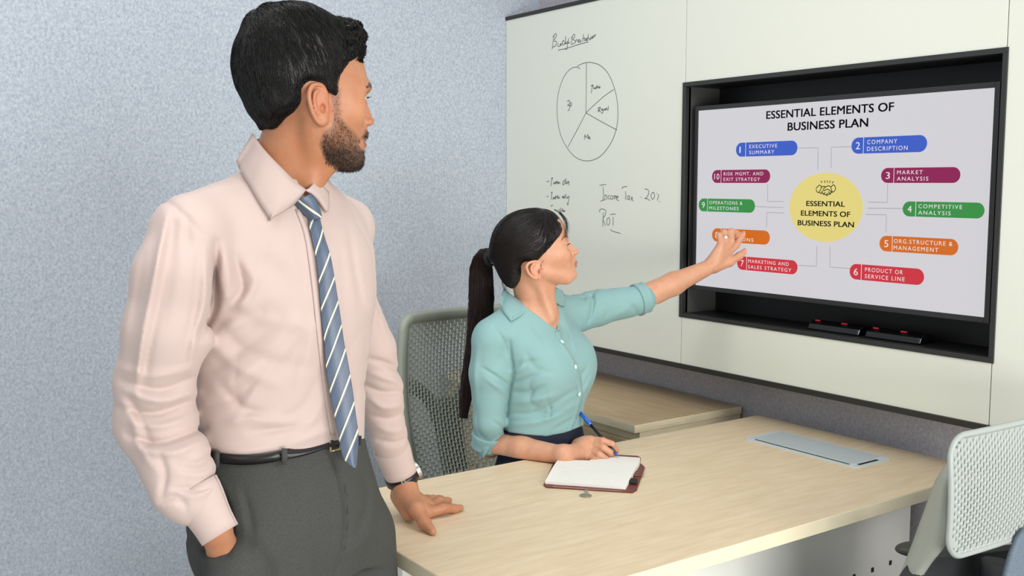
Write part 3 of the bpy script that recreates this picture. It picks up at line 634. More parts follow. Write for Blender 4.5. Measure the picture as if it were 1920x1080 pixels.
def polygonize(sh, lo, hi, h, smooth=1, nb=6):
    lo = np.array(lo, float); hi = np.array(hi, float); H = h*nb
    n = np.ceil((hi-lo)/H).astype(int)+1
    C = np.stack(np.meshgrid(*[lo[i]+H*(np.arange(n[i])+.5) for i in range(3)], indexing='ij'), -1)
    Cv = C.reshape(-1, 3)
    # super blocks for coarse evaluation
    val = np.empty(len(Cv)); gi = np.stack(np.meshgrid(*[np.arange(k)//8 for k in n], indexing='ij'), -1).reshape(-1, 3)
    key = gi[:, 0]*10000+gi[:, 1]*100+gi[:, 2]; order = np.argsort(key, kind='stable'); ks = key[order]
    cuts = np.flatnonzero(np.diff(ks))+1; groups = np.split(order, cuts)
    sel = {}
    for g in groups:
        c = (Cv[g].min(0)+Cv[g].max(0))/2; R = np.linalg.norm(Cv[g].max(0)-c)+H
        o = sh.sel(c, R); sel[key[g[0]]] = o; val[g] = sh(Cv[g], o)
    act = np.abs(val) < H*1.15
    N = n*nb; D = np.repeat(np.repeat(np.repeat(np.where(val < 0, -1, 1).reshape(n).astype(f4), nb, 0), nb, 1), nb, 2)
    off = np.stack(np.meshgrid(*[np.arange(nb)]*3, indexing='ij'), -1).reshape(-1, 3)
    idx = np.stack(np.unravel_index(np.arange(len(Cv)), n), -1)
    for g in groups:
        ga = g[act[g]]
        if not len(ga): continue
        G = (idx[ga][:, None]*nb+off[None]).reshape(-1, 3); P = lo+h*(G+.5)
        D[G[:, 0], G[:, 1], G[:, 2]] = sh(P, sel[key[g[0]]])
    D[0] = D[-1] = 1; D[:, 0] = D[:, -1] = 1; D[:, :, 0] = D[:, :, -1] = 1
    S = D < 0; s = S.astype(np.int8)
    tot = s[:-1, :-1, :-1].copy()
    for a in (0, 1):
        for b in (0, 1):
            for c in (0, 1):
                if a+b+c: tot += s[a:N[0]-1+a, b:N[1]-1+b, c:N[2]-1+c]
    cells = np.argwhere((tot > 0) & (tot < 8)); ids = np.full(tot.shape, -1, np.int32); ids[tuple(cells.T)] = np.arange(len(cells))
    acc = np.zeros((len(cells), 3)); cnt = np.zeros(len(cells))
    cor = [(a, b, c) for a in (0, 1) for b in (0, 1) for c in (0, 1)]
    vals = {q: D[cells[:, 0]+q[0], cells[:, 1]+q[1], cells[:, 2]+q[2]].astype(float) for q in cor}
    for q in cor:
        for ax in range(3):
            if q[ax] == 0:
                r = list(q); r[ax] = 1; r = tuple(r); a = vals[q]; b = vals[r]; m = (a < 0) != (b < 0)
                t = np.where(m, a/np.where(m, a-b, 1), 0); p = np.tile(np.array(q, float), (len(cells), 1)); p[:, ax] += t
                acc += np.where(m[:, None], p, 0); cnt += m
    V = lo+h*(cells+acc/cnt[:, None]+.5)
    F = []
    for ax in range(3):
        sl0 = [slice(None)]*3; sl1 = [slice(None)]*3; sl0[ax] = slice(0, -1); sl1[ax] = slice(1, None)
        ch = S[tuple(sl0)] != S[tuple(sl1)]; e = np.argwhere(ch); u, v = [(1, 2), (2, 0), (0, 1)][ax]
        e = e[(e[:, u] > 0) & (e[:, v] > 0) & (e[:, u] < N[u]-1) & (e[:, v] < N[v]-1)]
        ins = S[tuple(e.T)]
        def cid(du, dv):
            c = e.copy(); c[:, u] -= du; c[:, v] -= dv; return ids[tuple(c.T)]
        q = np.stack([cid(1, 1), cid(0, 1), cid(0, 0), cid(1, 0)], 1); q[~ins] = q[~ins][:, ::-1]; F.append(q)
    F = np.concatenate(F); F = F[(F >= 0).all(1)]
    if smooth:
        E = np.concatenate([F[:, [0, 1]], F[:, [1, 2]], F[:, [2, 3]], F[:, [3, 0]]])
        for _ in range(smooth):
            a = np.stack([np.bincount(E[:, 0], V[E[:, 1], k], len(V)) for k in range(3)], 1)+np.stack([np.bincount(E[:, 1], V[E[:, 0], k], len(V)) for k in range(3)], 1)
            c = np.bincount(E[:, 0], minlength=len(V))+np.bincount(E[:, 1], minlength=len(V)); V = .5*V+.5*a/c[:, None]
    return V, F
def keep_big(V, F, frac=.02):
    """drop loose crumbs"""
    lab = np.arange(len(V))
    E = np.concatenate([F[:, [0, 1]], F[:, [1, 2]], F[:, [2, 3]], F[:, [3, 0]]])
    while True:
        l2 = lab.copy(); np.minimum.at(l2, E[:, 0], lab[E[:, 1]]); np.minimum.at(l2, E[:, 1], lab[E[:, 0]]); l2 = l2[l2]
        if (l2 == lab).all(): break
        lab = l2
    cnt = np.bincount(lab, minlength=len(V)); k = cnt[lab] > frac*len(V); 
    if k.all(): return V, F
    mp = np.cumsum(k)-1; F = F[k[F].all(1)]; return V[k], mp[F]
def npmesh(name, V, F, m, parent=None, col=None, smooth=True, world=True, origin=None):
    """V in the view frame; turned into world axes"""
    W_ = V2W(V) if world else np.asarray(V)
    if origin is not None: W_ = W_-np.asarray(origin)
    me = bpy.data.meshes.new(name); nv = len(W_); k = F.shape[1]; nf = len(F)
    me.vertices.add(nv); me.vertices.foreach_set('co', W_.astype(f4).ravel()); me.loops.add(nf*k); me.loops.foreach_set('vertex_index', F.astype(np.int32).ravel())
    me.polygons.add(nf); me.polygons.foreach_set('loop_start', np.arange(0, nf*k, k, dtype=np.int32))
    try: me.polygons.foreach_set('loop_total', np.full(nf, k, np.int32))
    except Exception: pass
    me.update(calc_edges=True)
    if col is not None:
        a = me.color_attributes.new('Col', 'FLOAT_COLOR', 'POINT'); c = np.ones((nv, 4), f4); c[:, :3] = col; a.data.foreach_set('color', c.ravel())
    return link(name, me, m, parent, smooth)
def join(parts):
    V = np.concatenate([p[0] for p in parts]); o = 0; F = []
    for v, f in parts: F.append(f+o); o += len(v)
    return V, np.concatenate(F)
def grad(sh, P, e=.002):
    g = np.stack([sh(P+np.eye(3)[i]*e)-sh(P-np.eye(3)[i]*e) for i in range(3)], 1); return g/(np.linalg.norm(g, axis=1, keepdims=True)+1e-12)
def hit(sh, pts, D0=1.0, D1=3.2, off=.003):
    """where view lines through the given spots meet a surface, lifted by off"""
    pts = np.array(pts, float); R = np.array([vray(x, y) for x, y in pts]); R = R/R[:, 1:2]; D = np.full(len(pts), float(D0)); o = np.array([0, 0, CAM_H])
    for _ in range(90):
        d = sh(o+R*D[:, None]); D = D+np.clip(d-off, -.02, .05)*.8
        D = np.minimum(D, D1)
    return o+R*D[:, None]
def strands(P, r0, r1, ns=3):
    """P (n,m,3) -> thin 3-sided tapered tubes"""
    n, m, _ = P.shape; T = np.gradient(P, axis=1); T /= np.linalg.norm(T, axis=2, keepdims=True)+1e-9
    up = np.array([.31, .17, .93]); A_ = np.cross(T, up); A_ /= np.linalg.norm(A_, axis=2, keepdims=True)+1e-9; B_ = np.cross(T, A_)
    t = np.linspace(0, 1, m)[None, :, None]; r = r0+(r1-r0)*t
    V = np.stack([P+r*(A_*math.cos(6.283*k/ns)+B_*math.sin(6.283*k/ns)) for k in range(ns)], 2).reshape(-1, 3)
    b = (np.arange(n)[:, None]*m+np.arange(m-1)[None])[..., None]*ns; k = np.arange(ns)
    F = np.stack([b+k, b+(k+1) % ns, b+ns+(k+1) % ns, b+ns+k], -1).reshape(-1, 4)
    return V, F
def poly2d(pts, h=.0007, pad=.03, sm=0):
    """signed distance to a closed outline, sampled on a fine grid"""
    pts = np.array(pts, float); lo = pts.min(0)-pad; hi = pts.max(0)+pad; n = ((hi-lo)/h).astype(int)+2
    gx, gy = np.meshgrid(lo[0]+h*np.arange(n[0]), lo[1]+h*np.arange(n[1]), indexing='ij'); X = np.stack([gx.ravel(), gy.ravel()], 1)
    d = np.full(len(X), 1e9); ins = np.zeros(len(X), bool)
    for i in range(len(pts)):
        a = pts[i]; b = pts[(i+1) % len(pts)]; ab = b-a; t = np.clip((X-a)@ab/(ab@ab+1e-12), 0, 1); d = np.minimum(d, ((X-a-t[:, None]*ab)**2).sum(1))
        c = ((a[1] > X[:, 1]) != (b[1] > X[:, 1])) & (X[:, 0] < (b[0]-a[0])*(X[:, 1]-a[1])/(b[1]-a[1]+1e-12)+a[0]); ins ^= c
    G = (np.sqrt(d)*np.where(ins, -1, 1)).reshape(n)
    def fn(x, y):
        fx = np.clip((x-lo[0])/h, 0, n[0]-1.001); fy = np.clip((y-lo[1])/h, 0, n[1]-1.001); ex = np.abs(x-np.clip(x, lo[0], hi[0]))+np.abs(y-np.clip(y, lo[1], hi[1]))
        i = fx.astype(int); j = fy.astype(int); a = fx-i; b = fy-j
        return (G[i, j]*(1-a)*(1-b)+G[i+1, j]*a*(1-b)+G[i, j+1]*(1-a)*b+G[i+1, j+1]*a*b)+ex
    return fn
def smoothline(pts, n=6):
    P = [np.array(p, float) for p in pts]; P = [2*P[0]-P[1]]+P+[2*P[-1]-P[-2]]; out = []
    for i in range(1, len(P)-2):
        for k in range(n):
            t = k/n; out.append(.5*((2*P[i])+(-P[i-1]+P[i+1])*t+(2*P[i-1]-5*P[i]+4*P[i+1]-P[i+2])*t*t+(-P[i-1]+3*P[i]-3*P[i+1]+P[i+2])*t**3))
    out.append(P[-2]); return np.array(out)
def finger(sh, J, R, k=.004):
    """chain of joints with radii"""
    for i in range(len(J)-1): sh.u(cone(J[i], J[i+1], R[i], R[i+1]), k)
class Head:
    """head built from its side outline; px,py are outline spots, s px per metre"""
    def __init__(h, O, psi, cx, cy, s):
        h.O = np.array(O); h.f = np.array([math.cos(psi), math.sin(psi), 0]); h.l = np.array([-math.sin(psi), math.cos(psi), 0]); h.cx, h.cy, h.s = cx, cy, s
    def q(h, px, py): return ((px-h.cx)/h.s, (h.cy-py)/h.s)
    def P(h, px, py, l): u, z = h.q(px, py); return h.O+h.f*u+h.l*l+np.array([0, 0, z])
    def loc(h, P): q = P-h.O; return q@h.f, q@h.l, q[:, 2]
    def R(h): return np.stack([h.f, h.l, [0, 0, 1.]], 1)
# ================================================================ SHARED FIGURE PIECES
skin_m = mat('skin', (200, 150, 115), .46, spec=.4, vcol='Col', noise=(38, (246, 230, 224), 5, (1, 1, 1), .35, .75), sss=.12, bump=(420, .10, .0006, (1, 1, 1)))
hair_m = mat('hair_black', (15, 14, 13), .48, spec=.35); hair2_m = mat('hair_dark_brown', (22, 17, 16), .42, spec=.35)
eye_m = mat('eye', (225, 220, 212), .15, vcol='Col'); nail_m = mat('nail', (222, 178, 158), .3)
def face_op(h, full, base, W_, wi, wo, a_):
    zz = lambda t: (np.array([(h.cy-y)/h.s for y, _ in t][::-1]), np.array([v for _, v in t][::-1]))
    (wz, wv), (iz, iv), (oz, ov), (az, av) = zz(W_), zz(wi), zz(wo), zz(a_)
    F_ = poly2d([h.q(*p) for p in full]); B_ = poly2d([h.q(*p) for p in base])
    def fn(P):
        u, l, z = h.loc(P); L_ = np.abs(l); a = np.interp(z, az, av); uu = u+a*l*l
        w_ = sstep(L_, np.interp(z, iz, iv), np.interp(z, oz, ov)); d = F_(uu, z)*(1-w_)+B_(uu, z)*w_
        return smax(d, L_-np.interp(z, wz, wv), .035)*.85
    return fn
def add_ears(sh, h, le, helix, anti, center, lobe, sizes=(.014, .027), slope=.45, rh=.0030):
    fx = max(p[0] for p in helix)
    for sg in (-1, 1):
        E_ = lambda p, o=0: h.P(p[0], p[1], sg*(le+slope*(fx-p[0])/h.s+o))
        sh.u(ell(E_(center), (sizes[0], .0035, sizes[1]), h.R()), .004)
        H_ = smoothline(helix, 3)
        for a, b in zip(H_[:-1], H_[1:]): sh.u(cone(E_(a, .003), E_(b, .003), rh, rh), .002)
        H_ = smoothline(anti, 2)
        for a, b in zip(H_[:-1], H_[1:]): sh.u(cone(E_(a, .002), E_(b, .002), rh*.8, rh*.8), .003)
        sh.u(ell(E_(lobe), (.0065, .004, .0075), h.R()), .005)
def eye_ops(sh, h, ex, ey, le, r=.0122, oz=.0046, ol=.0145, socket=.015, sr=(.009, .010)):
    for sg in (-1, 1):
        c = h.P(ex, ey, sg*le); R = h.R()
        sh.s(ell(c+h.f*(.016)+np.array([0, 0, .001]), (sr[0], socket, sr[1]), R), .014)
        sh.u(cone(c, c+[0, 0, 1e-4], r+.0016, r+.0016), .004)
        def cut(P, c=c):
            q = P-c; f_ = q@h.f; l_ = q@h.l; z_ = q[:, 2]; op = np.abs(z_-.0006)-oz*(1-(l_/ol)**2); d = np.sqrt((q**2).sum(1))
            return np.maximum.reduce([op, d-(r+.006), (r-.0006)-d, -f_])
        sh.s(cut, .0008)
def make_eye(h, ex, ey, le, root, iris=(52, 34, 24), r=.0122, look=0):
    for sg in (-1, 1):
        c = h.P(ex, ey, sg*le); mb = MB(); n = 24; V = [];
        for i in range(n+1):
            t = math.pi*i/n
            for k in range(32):
                a = 2*math.pi*k/32; V.append(c+r*(h.f*math.cos(t)+h.l*math.sin(t)*math.cos(a)+np.array([0, 0, 1])*math.sin(t)*math.sin(a)))
        V = np.array(V); F = np.array([(i*32+k, i*32+(k+1) % 32, (i+1)*32+(k+1) % 32, (i+1)*32+k) for i in range(n) for k in range(32)])
        t = np.repeat(np.arange(n+1)*math.pi/n, 32)[:, None]
        col = np.where(t < .20, lin((12, 10, 10)), np.where(t < .48, lin(iris), lin((196, 186, 176))))
        npmesh('eye', V, F, eye_m, root, col)
def hand_skin(V, base): return np.tile(lin(base), (len(V), 1))
def body_color(V, h, base, cfg):
    u, l, z = h.loc(V); x = h.cx+u*h.s; y = h.cy-z*h.s; L_ = np.abs(l); c = np.tile(lin(base), (len(V), 1))
    def mixin(c, m, col): m = m[:, None]; return c*(1-m)+np.array(lin(col))*m
    for (mx, my, r, ml, col, am) in cfg['spots']: c = mixin(c, am*np.exp(-(((x-mx)**2+(y-my)**2)/r**2))*(np.abs(L_-ml) < .03), col)
    lp = cfg['lips']; m = sstep(x, lp[0], lp[0]+4)*sstep(y, lp[1], lp[1]+3)*sstep(-y, -lp[2], -lp[2]+3)*sstep(-L_, -lp[3], -lp[3]+.005)*(L_ < .03)
    c = mixin(c, m, cfg['lipcol']); return c
def seg_dist(X, pts):
    best = np.full(len(X), 1e9)
    for a, b in zip(pts[:-1], pts[1:]):
        a = np.array(a, float); ab = np.array(b, float)-a; t = np.clip((X-a)@ab/(ab@ab+1e-12), 0, 1); best = np.minimum(best, ((X-a-t[:, None]*ab)**2).sum(1))
    return np.sqrt(best)
def inpoly(x, y, pts):
    c = np.zeros(len(x), bool)
    for i in range(len(pts)):
        a = pts[i]; b = pts[(i+1) % len(pts)]
        c ^= ((a[1] > y) != (b[1] > y)) & (x < (b[0]-a[0])*(y-a[1])/(b[1]-a[1]+1e-12)+a[0])
    return c
def grow(V0, N0, flow, n, length, m=6, lift=.0015, jit=.3, curl=0, seed=1, r0=.0006, r1=.0002, out=.0, surf=None, lenf=None):
    """hair locks rooted on a surface, following a direction field"""
    rs = np.random.RandomState(seed); k = rs.randint(0, len(V0), n); P = V0[k]+N0[k]*(-.001); Nn = N0[k]
    L_ = length*(0.7+.6*rs.rand(n))*(lenf(P) if lenf else 1); pts = [P]; cur = P.copy(); J = rs.normal(size=(n, 3))*jit
    ph = rs.rand(n)*6.28
    for i in range(1, m):
        d = flow(cur)+J*(1 if i < m-1 else 1.4); d = d-Nn*np.minimum(0, (d*Nn).sum(1))[:, None]*0; d = d-(d*Nn).sum(1)[:, None]*Nn*(1-out)
        d /= np.linalg.norm(d, axis=1, keepdims=True)+1e-9
        if curl: s_ = np.cross(d, Nn); d = d+curl*np.sin(ph+i*1.3)[:, None]*s_+curl*.4*np.cos(ph+i*1.3)[:, None]*Nn; d /= np.linalg.norm(d, axis=1, keepdims=True)
        cur = cur+d*(L_/(m-1))[:, None]
        if surf is not None:
            sd = surf(cur); Nn = grad(surf, cur, .003); cur = cur-Nn*np.clip(sd+.0004, -.01, .02)[:, None]
        q = cur+Nn*(lift*math.sin(math.pi*min(i/(m-1), 1)*.6)+lift*.2); pts.append(q)
    return strands(np.stack(pts, 1), r0, r1)
def vnorm(V, F):
    n = np.cross(V[F[:, 2]]-V[F[:, 0]], V[F[:, 3]]-V[F[:, 1]]); o = np.zeros_like(V)
    for k in range(4): 
        for c in range(3): o[:, c] += np.bincount(F[:, k], n[:, c], len(V))
    return o/(np.linalg.norm(o, axis=1, keepdims=True)+1e-12)
def sheet(rows, name, m, parent, thick=.002, smooth=True, col=None, sub=0, origin=None):
    """rows: grid (nu,nv,3) in view frame, thickened into a closed slab"""
    G = np.asarray(rows, float); a, b, _ = G.shape; du = np.gradient(G, axis=0); dv = np.gradient(G, axis=1); n = np.cross(du, dv); n /= np.linalg.norm(n, axis=2, keepdims=True)+1e-12
    V = np.concatenate([(G+n*thick/2).reshape(-1, 3), (G-n*thick/2).reshape(-1, 3)]); i, j = np.meshgrid(np.arange(a-1), np.arange(b-1), indexing='ij'); q = (i*b+j).ravel()
    F = np.stack([q, q+b, q+b+1, q+1], 1); F = np.concatenate([F, F[:, ::-1]+a*b]); o = a*b
    def rim(ix): ix = np.array(ix); return np.stack([ix[:-1], ix[1:], ix[1:]+o, ix[:-1]+o], 1)
    F = np.concatenate([F, rim(np.arange(b)), rim(np.arange(b)+(a-1)*b)[:, ::-1], rim(np.arange(a)*b)[:, ::-1], rim(np.arange(a)*b+b-1)])
    if col is not None: col = np.concatenate([col.reshape(-1, 3)]*2)
    return npmesh(name, V, F, m, parent, col, smooth, origin=origin)
def ring_band(c, ax, ra, rb, wd, th, name, m, parent, n=40, side=(0, 0, 1), a0=0, a1=2*math.pi):
    c = np.array(c); ax = np.array(ax)/np.linalg.norm(ax); s1 = np.array(side)-ax*np.dot(side, ax); s1 /= np.linalg.norm(s1); s2 = np.cross(ax, s1); V = []
    full = a1-a0 > 6.28
    for k in range(n+(0 if full else 1)):
        a = a0+(a1-a0)*k/n
        for dr, dw in ((0, -1), (0, 1), (th, .85), (th, -.85)): V.append(c+s1*(ra+dr)*math.cos(a)+s2*(rb+dr)*math.sin(a)+ax*dw*wd/2)
    N_ = n if full else n; tot = len(V)//4
    F = [((k*4+i), (k*4+(i+1) % 4), (((k+1) % tot)*4+(i+1) % 4), (((k+1) % tot)*4+i)) for k in range(N_) for i in range(4)]
    return npmesh(name, np.array(V), np.array(F), m, parent, smooth=False)
# ================================================================ MAN
DM = 1.62
man = tag(empty('person'), 'standing man in pale pink shirt, striped tie and charcoal trousers, one hand in pocket', 'person')
hm = Head(Q(590, 200, DM), math.radians(23), 590, 200, 1930/DM); DEL = math.radians(12.2); CD, SD = math.cos(DEL), math.sin(DEL)
fh = [(640, 60), (664, 84), (674, 100), (680, 116), (685, 133), (689, 150), (692, 161), (691.5, 168)]
chin = [(679, 284), (681, 292), (679, 302), (673, 309), (662, 313), (646, 311), (626, 306), (608, 298), (598, 285), (590, 250), (585, 150), (600, 70)]
full = fh+[(688, 174), (687, 180), (689, 190), (693, 203), (698, 216), (701, 224), (700.5, 229), (697, 232), (688, 234), (687, 239), (689.5, 245), (689, 252), (685, 258), (684.5, 263), (686.5, 267), (686, 272), (682, 278)]+chin
basep = fh+[(687, 176), (682, 186), (678, 200), (677, 215), (678, 232), (680, 248), (680, 265), (679, 276)]+chin
mb_ = Sh()
mb_.u(ell(hm.P(560, 125, 0), (.090, .074, .083), hm.R()), 0)
mb_.u(face_op(hm, full, basep, [(60, .058), (110, .064), (150, .069), (200, .067), (230, .061), (270, .050), (300, .042), (330, .035)],
      [(100, .01), (165, .004), (190, .003), (215, .005), (226, .011), (236, .006), (250, .012), (275, .012), (300, .012)],
      [(100, .04), (165, .014), (190, .013), (215, .017), (226, .0205), (236, .026), (250, .030), (275, .028), (300, .035)],
      [(60, 10), (150, 8), (200, 8.5), (250, 11), (300, 13)]), .02)
for sg in (-1, 1):
    mb_.u(cone(hm.P(683, 163, sg*.014), hm.P(668, 166, sg*.043), .0062, .0055), .014)
    mb_.u(ell(hm.P(646, 208, sg*.044), (.014, .012, .014), hm.R()), .04)
    mb_.u(cone(hm.P(604, 250, sg*.052), hm.P(652, 298, sg*.026), .013, .012), .02)
    mb_.u(ell(hm.P(688, 227, sg*.0135), (.0075, .0045, .0060), hm.R()), .004)
    mb_.s(ell(hm.P(693, 232.5, sg*.0062), (.0045, .0028, .0035), hm.R()), .002)
eye_ops(mb_, hm, 665, 186, .030, oz=.0042, sr=(.0075, .0085))
mb_.s(cone(hm.P(687.5, 264, 0), hm.P(674, 266.5, .024), .0007, .0005), .0035); mb_.s(cone(hm.P(687.5, 264, 0), hm.P(674, 266.5, -.024), .0007, .0005), .0035)
sh_e = lambda L_: [(x-15, y+(342-y)*.043) for x, y in L_]
helix = [(608, 190), (607, 173), (602, 163), (591, 159.6), (580, 164), (574, 178), (575.6, 195.6), (581, 213), (589, 226), (597, 230), (603, 225)]
anti = [(592, 171), (585.6, 176), (583.5, 189), (587, 206), (595, 214), (603, 214)]
add_ears(mb_, hm, .067, sh_e(helix), sh_e(anti), (577, 200), (584, 227))
mb_.s(ell(hm.P(586, 210, -.076), (.0055, .010, .0075), hm.R()), .003)
mb_.u(cone(hm.P(593, 209, -.068), hm.P(593, 202, -.070), .004, .003), .003)
nk0 = hm.P(572, 205, 0); nk1 = Q(527, 352, 1.64)
mb_.u(cone(nk0, nk1, .050, .056), .025)
mb_.u(cone(hm.P(590, 225, -.045), Q(575, 345, 1.615), .012, .009), .03)
mb_.u(cone(hm.P(612, 300, 0), Q(588, 345, 1.60), .012, .010), .03)
mb_.u(ell(Q(500, 420, 1.64), (.12, .10, .05)), .03)
c = hm.P(600, 180, 0)
Vh, Fh = polygonize(mb_, c-[.19, .16, .16], c+[.13, .16, .155], .00135, smooth=2)
LM = np.array([.75, .66, 0]); FM = np.array([.66, -.75, 0])
# hand on the table (his left) and forearm
hl = Sh(); TZ = .75
wr = Q(757, 905, 1.955); elb = Q(706, 715, 1.90)
hl.u(cone(elb, Q(738, 850, 1.945), .030, .024), 0); hl.u(cone(Q(738, 850, 1.945), wr, .024, .0235), .005)
fl = lambda px, py, r: np.array(W2V(onz(px, py, TZ+r)))
pk1 = fl(800, 962, .011); pk2 = fl(806, 954, .012); pk3 = fl(800, 947, .012); pk4 = fl(788, 944, .011)
heel = fl(768, 962, .018)
hl.u(cone(wr, wr+(heel-wr)*.35, .024, .024), .01)
hl.u(cone(Q(760, 915, 1.945), Q(776, 945, 1.93), .021, .018), .01)
for k_, r in ((pk1, .011), (pk2, .012), (pk3, .0115), (pk4, .010)): hl.u(cone(Q(765, 932, 1.955), k_+[0, 0, .004], .019, r+.001), .008)
hl.u(cone(Q(748, 930, 1.96), heel, .017, .016), .012)
for J, R_ in (([pk1, fl(832, 958, .010)+[0, 0, .005], fl(852, 954, .0085), fl(864, 952, .007)], (.0115, .0095, .0085, .0065)),
              ([pk2, fl(824, 946, .010)+[0, 0, .006], fl(836, 940, .008), fl(842, 938, .007)], (.0115, .0095, .0083, .0065)),
              ([pk3, fl(812, 941, .010)+[0, 0, .005], fl(822, 936, .008), fl(828, 934, .007)], (.011, .009, .008, .006)),
              ([pk4, fl(794, 938, .009)+[0, 0, .003], fl(800, 934, .007), fl(804, 932, .006)], (.0095, .008, .007, .0055))): finger(hl, J, R_, .004)
finger(hl, [Q(762, 930, 1.93), Q(781, 955, 1.895), fl(796, 984, .012)+[0, 0, .004], fl(811, 996, .008)], (.018, .0145, .0115, .0075), .008)
lo = np.minimum(wr, fl(840, 938, 0)); 
Vl, Fl = polygonize(hl, np.array([-.42, 1.70, .735]), np.array([.02, 2.12, 1.10]), .0016, smooth=2)
# hand in the pocket (his right)
hr = Sh(); wr_r = Q(402, 990, 1.44)
hr.u(cone(Q(335, 860, 1.46), wr_r, .027, .023), 0); hr.u(cone(wr_r, Q(420, 1035, 1.465), .023, .022), .01); hr.u(cone(Q(420, 1035, 1.465), Q(455, 1105, 1.50), .022, .026, ), .01)
for k_ in range(4): finger(hr, [Q(438+8*k_, 1095, 1.475+.012*k_), Q(452+8*k_, 1125, 1.48+.012*k_), Q(462+6*k_, 1150, 1.49+.012*k_)], (.0105, .0095, .007), .003)
finger(hr, [Q(414, 1030, 1.465), Q(438, 1070, 1.475), Q(452, 1098, 1.485)], (.012, .010, .008), .005)
Vr, Fr = polygonize(hr, np.array([-.56, 1.30, .66]), np.array([-.28, 1.62, 1.12]), .003, smooth=2)
# hidden core of the body
core = Sh(); core.u(cone(Q(527, 380, 1.64), Q(540, 560, 1.64), .07, .10), 0); core.u(cone(Q(540, 560, 1.64), Q(535, 900, 1.64), .10, .105), .02)
core.u(cone(Q(365, 452, 1.52), Q(640, 450, 1.75), .038, .028), .03); core.u(cone(Q(355, 455, 1.50), Q(314, 620, 1.47), .036, .038), .02); core.u(cone(Q(308, 620, 1.47), Q(292, 785, 1.49), .040, .036), .02); core.u(cone(Q(292, 785, 1.49), Q(330, 850, 1.46), .036, .034), .01); core.u(cone(Q(642, 452, 1.77), Q(652, 555, 1.82), .028, .030), .02); core.u(cone(Q(656, 555, 1.82), elb, .034, .030), .02)
foot = lambda x, y: np.array([x, y, .0])
ftR = np.array([-.36, 1.54, .09]); ftL = np.array([-.26, 1.80, .09])
for hp_, ft in ((Q(475, 960, 1.57), ftR), (Q(630, 960, 1.72), ftL)): core.u(cone(hp_, (hp_+ft)/2+[.01, -.01, 0], .066, .050), .02); core.u(cone((hp_+ft)/2+[.01, -.01, 0], ft, .055, .036), .01)
Vc, Fc = polygonize(core, np.array([-.62, 1.25, .03]), np.array([.0, 2.05, 1.42]), .010, smooth=1)
Vb, Fb = join([(Vh, Fh), (Vl, Fl), (Vr, Fr), (Vc, Fc)])
colb = body_color(Vb, hm, (182, 130, 97), dict(spots=[(690, 226, 12, .0, (190, 118, 88), .35), (590, 195, 30, .078, (196, 116, 86), .45), (560, 300, 60, .03, (176, 112, 72), .4), (660, 215, 22, .045, (206, 150, 112), .5)],
      lips=(673, 257, 275, .026), lipcol=(156, 98, 82)))
# beard and brow colour of the skin beneath the stubble
u, l, z = hm.loc(Vh); hx = 590+(u*CD+np.abs(l)*SD)*hm.s; hy = 200-(z+(Vh[:, 2]-CAM_H)*np.abs(l)*.6)*hm.s
beard_poly = [(612, 168), (640, 162), (636, 214), (649, 231), (663, 243), (672, 253), (676, 247), (680, 238), (700, 238), (700, 262), (690, 256), (683, 258), (672, 263), (672, 270), (682, 277), (690, 283), (690, 330), (640, 325), (606, 303), (594, 270), (602, 244), (616, 233), (620, 207)]
bm_ = inpoly(hx, hy, beard_poly).astype(float)*(hy < 330)
d = seg_dist(np.stack([hx, hy], 1), beard_poly+beard_poly[:1]); bm_ *= np.clip(d/7, 0, 1)
dens_ = np.clip(.55+.55*np.clip((hy-255)/35, 0, 1)+.5*((hy > 236) & (hy < 262) & (np.abs(l) < .03)), 0, 1); bmk = (bm_*dens_*.88)[:, None]
colb[:len(Vh)] = colb[:len(Vh)]*(1-bmk)+np.array(lin((62, 46, 36)))*bmk
brow = [(690.5, 160), (684, 159.5), (676, 161), (668, 165)]
for sg in (-1,):
    pass
# brow: along the ridge in side and front extent
bp = [hm.P(690.5, 161, .010), hm.P(683, 159.5, .024), hm.P(672, 161, .037), hm.P(663, 166, .047)]
bq = [hm.P(690.5, 161, -.010), hm.P(683, 159.5, -.024), hm.P(672, 161, -.037), hm.P(663, 166, -.047)]
def d3(P, pts):
    best = np.full(len(P), 1e9)
    for a, b in zip(pts[:-1], pts[1:]):
        ab = b-a; t = np.clip((P-a)@ab/(ab@ab), 0, 1); best = np.minimum(best, ((P-a-t[:, None]*ab)**2).sum(1))
    return np.sqrt(best)
def brow_mask(V, h, tab, xmin):
    u, l, z = h.loc(V); L_ = np.abs(l); y = h.cy-z*h.s; ls_, ys_, hs_ = zip(*tab); m = np.clip(1.3-np.abs(y-np.interp(L_, ls_, ys_))/np.interp(L_, ls_, hs_), 0, 1)
    return m*(L_ > ls_[0])*(L_ < ls_[-1])*(h.cx+u*h.s > xmin)
bw_ = brow_mask(Vh, hm, [(.004, 163, 4), (.012, 162, 5.5), (.024, 160, 5.5), (.037, 161, 4.5), (.052, 167, 2)], 644); db = .006*(1-bw_); bmk2 = np.clip(bw_*1.5, 0, 1)[:, None]*.9
colb[:len(Vh)] = colb[:len(Vh)]*(1-bmk2)+np.array(lin((38, 28, 22)))*bmk2
npmesh('body', Vb, Fb, skin_m, man, colb)
make_eye(hm, 665, 186, .030, man)
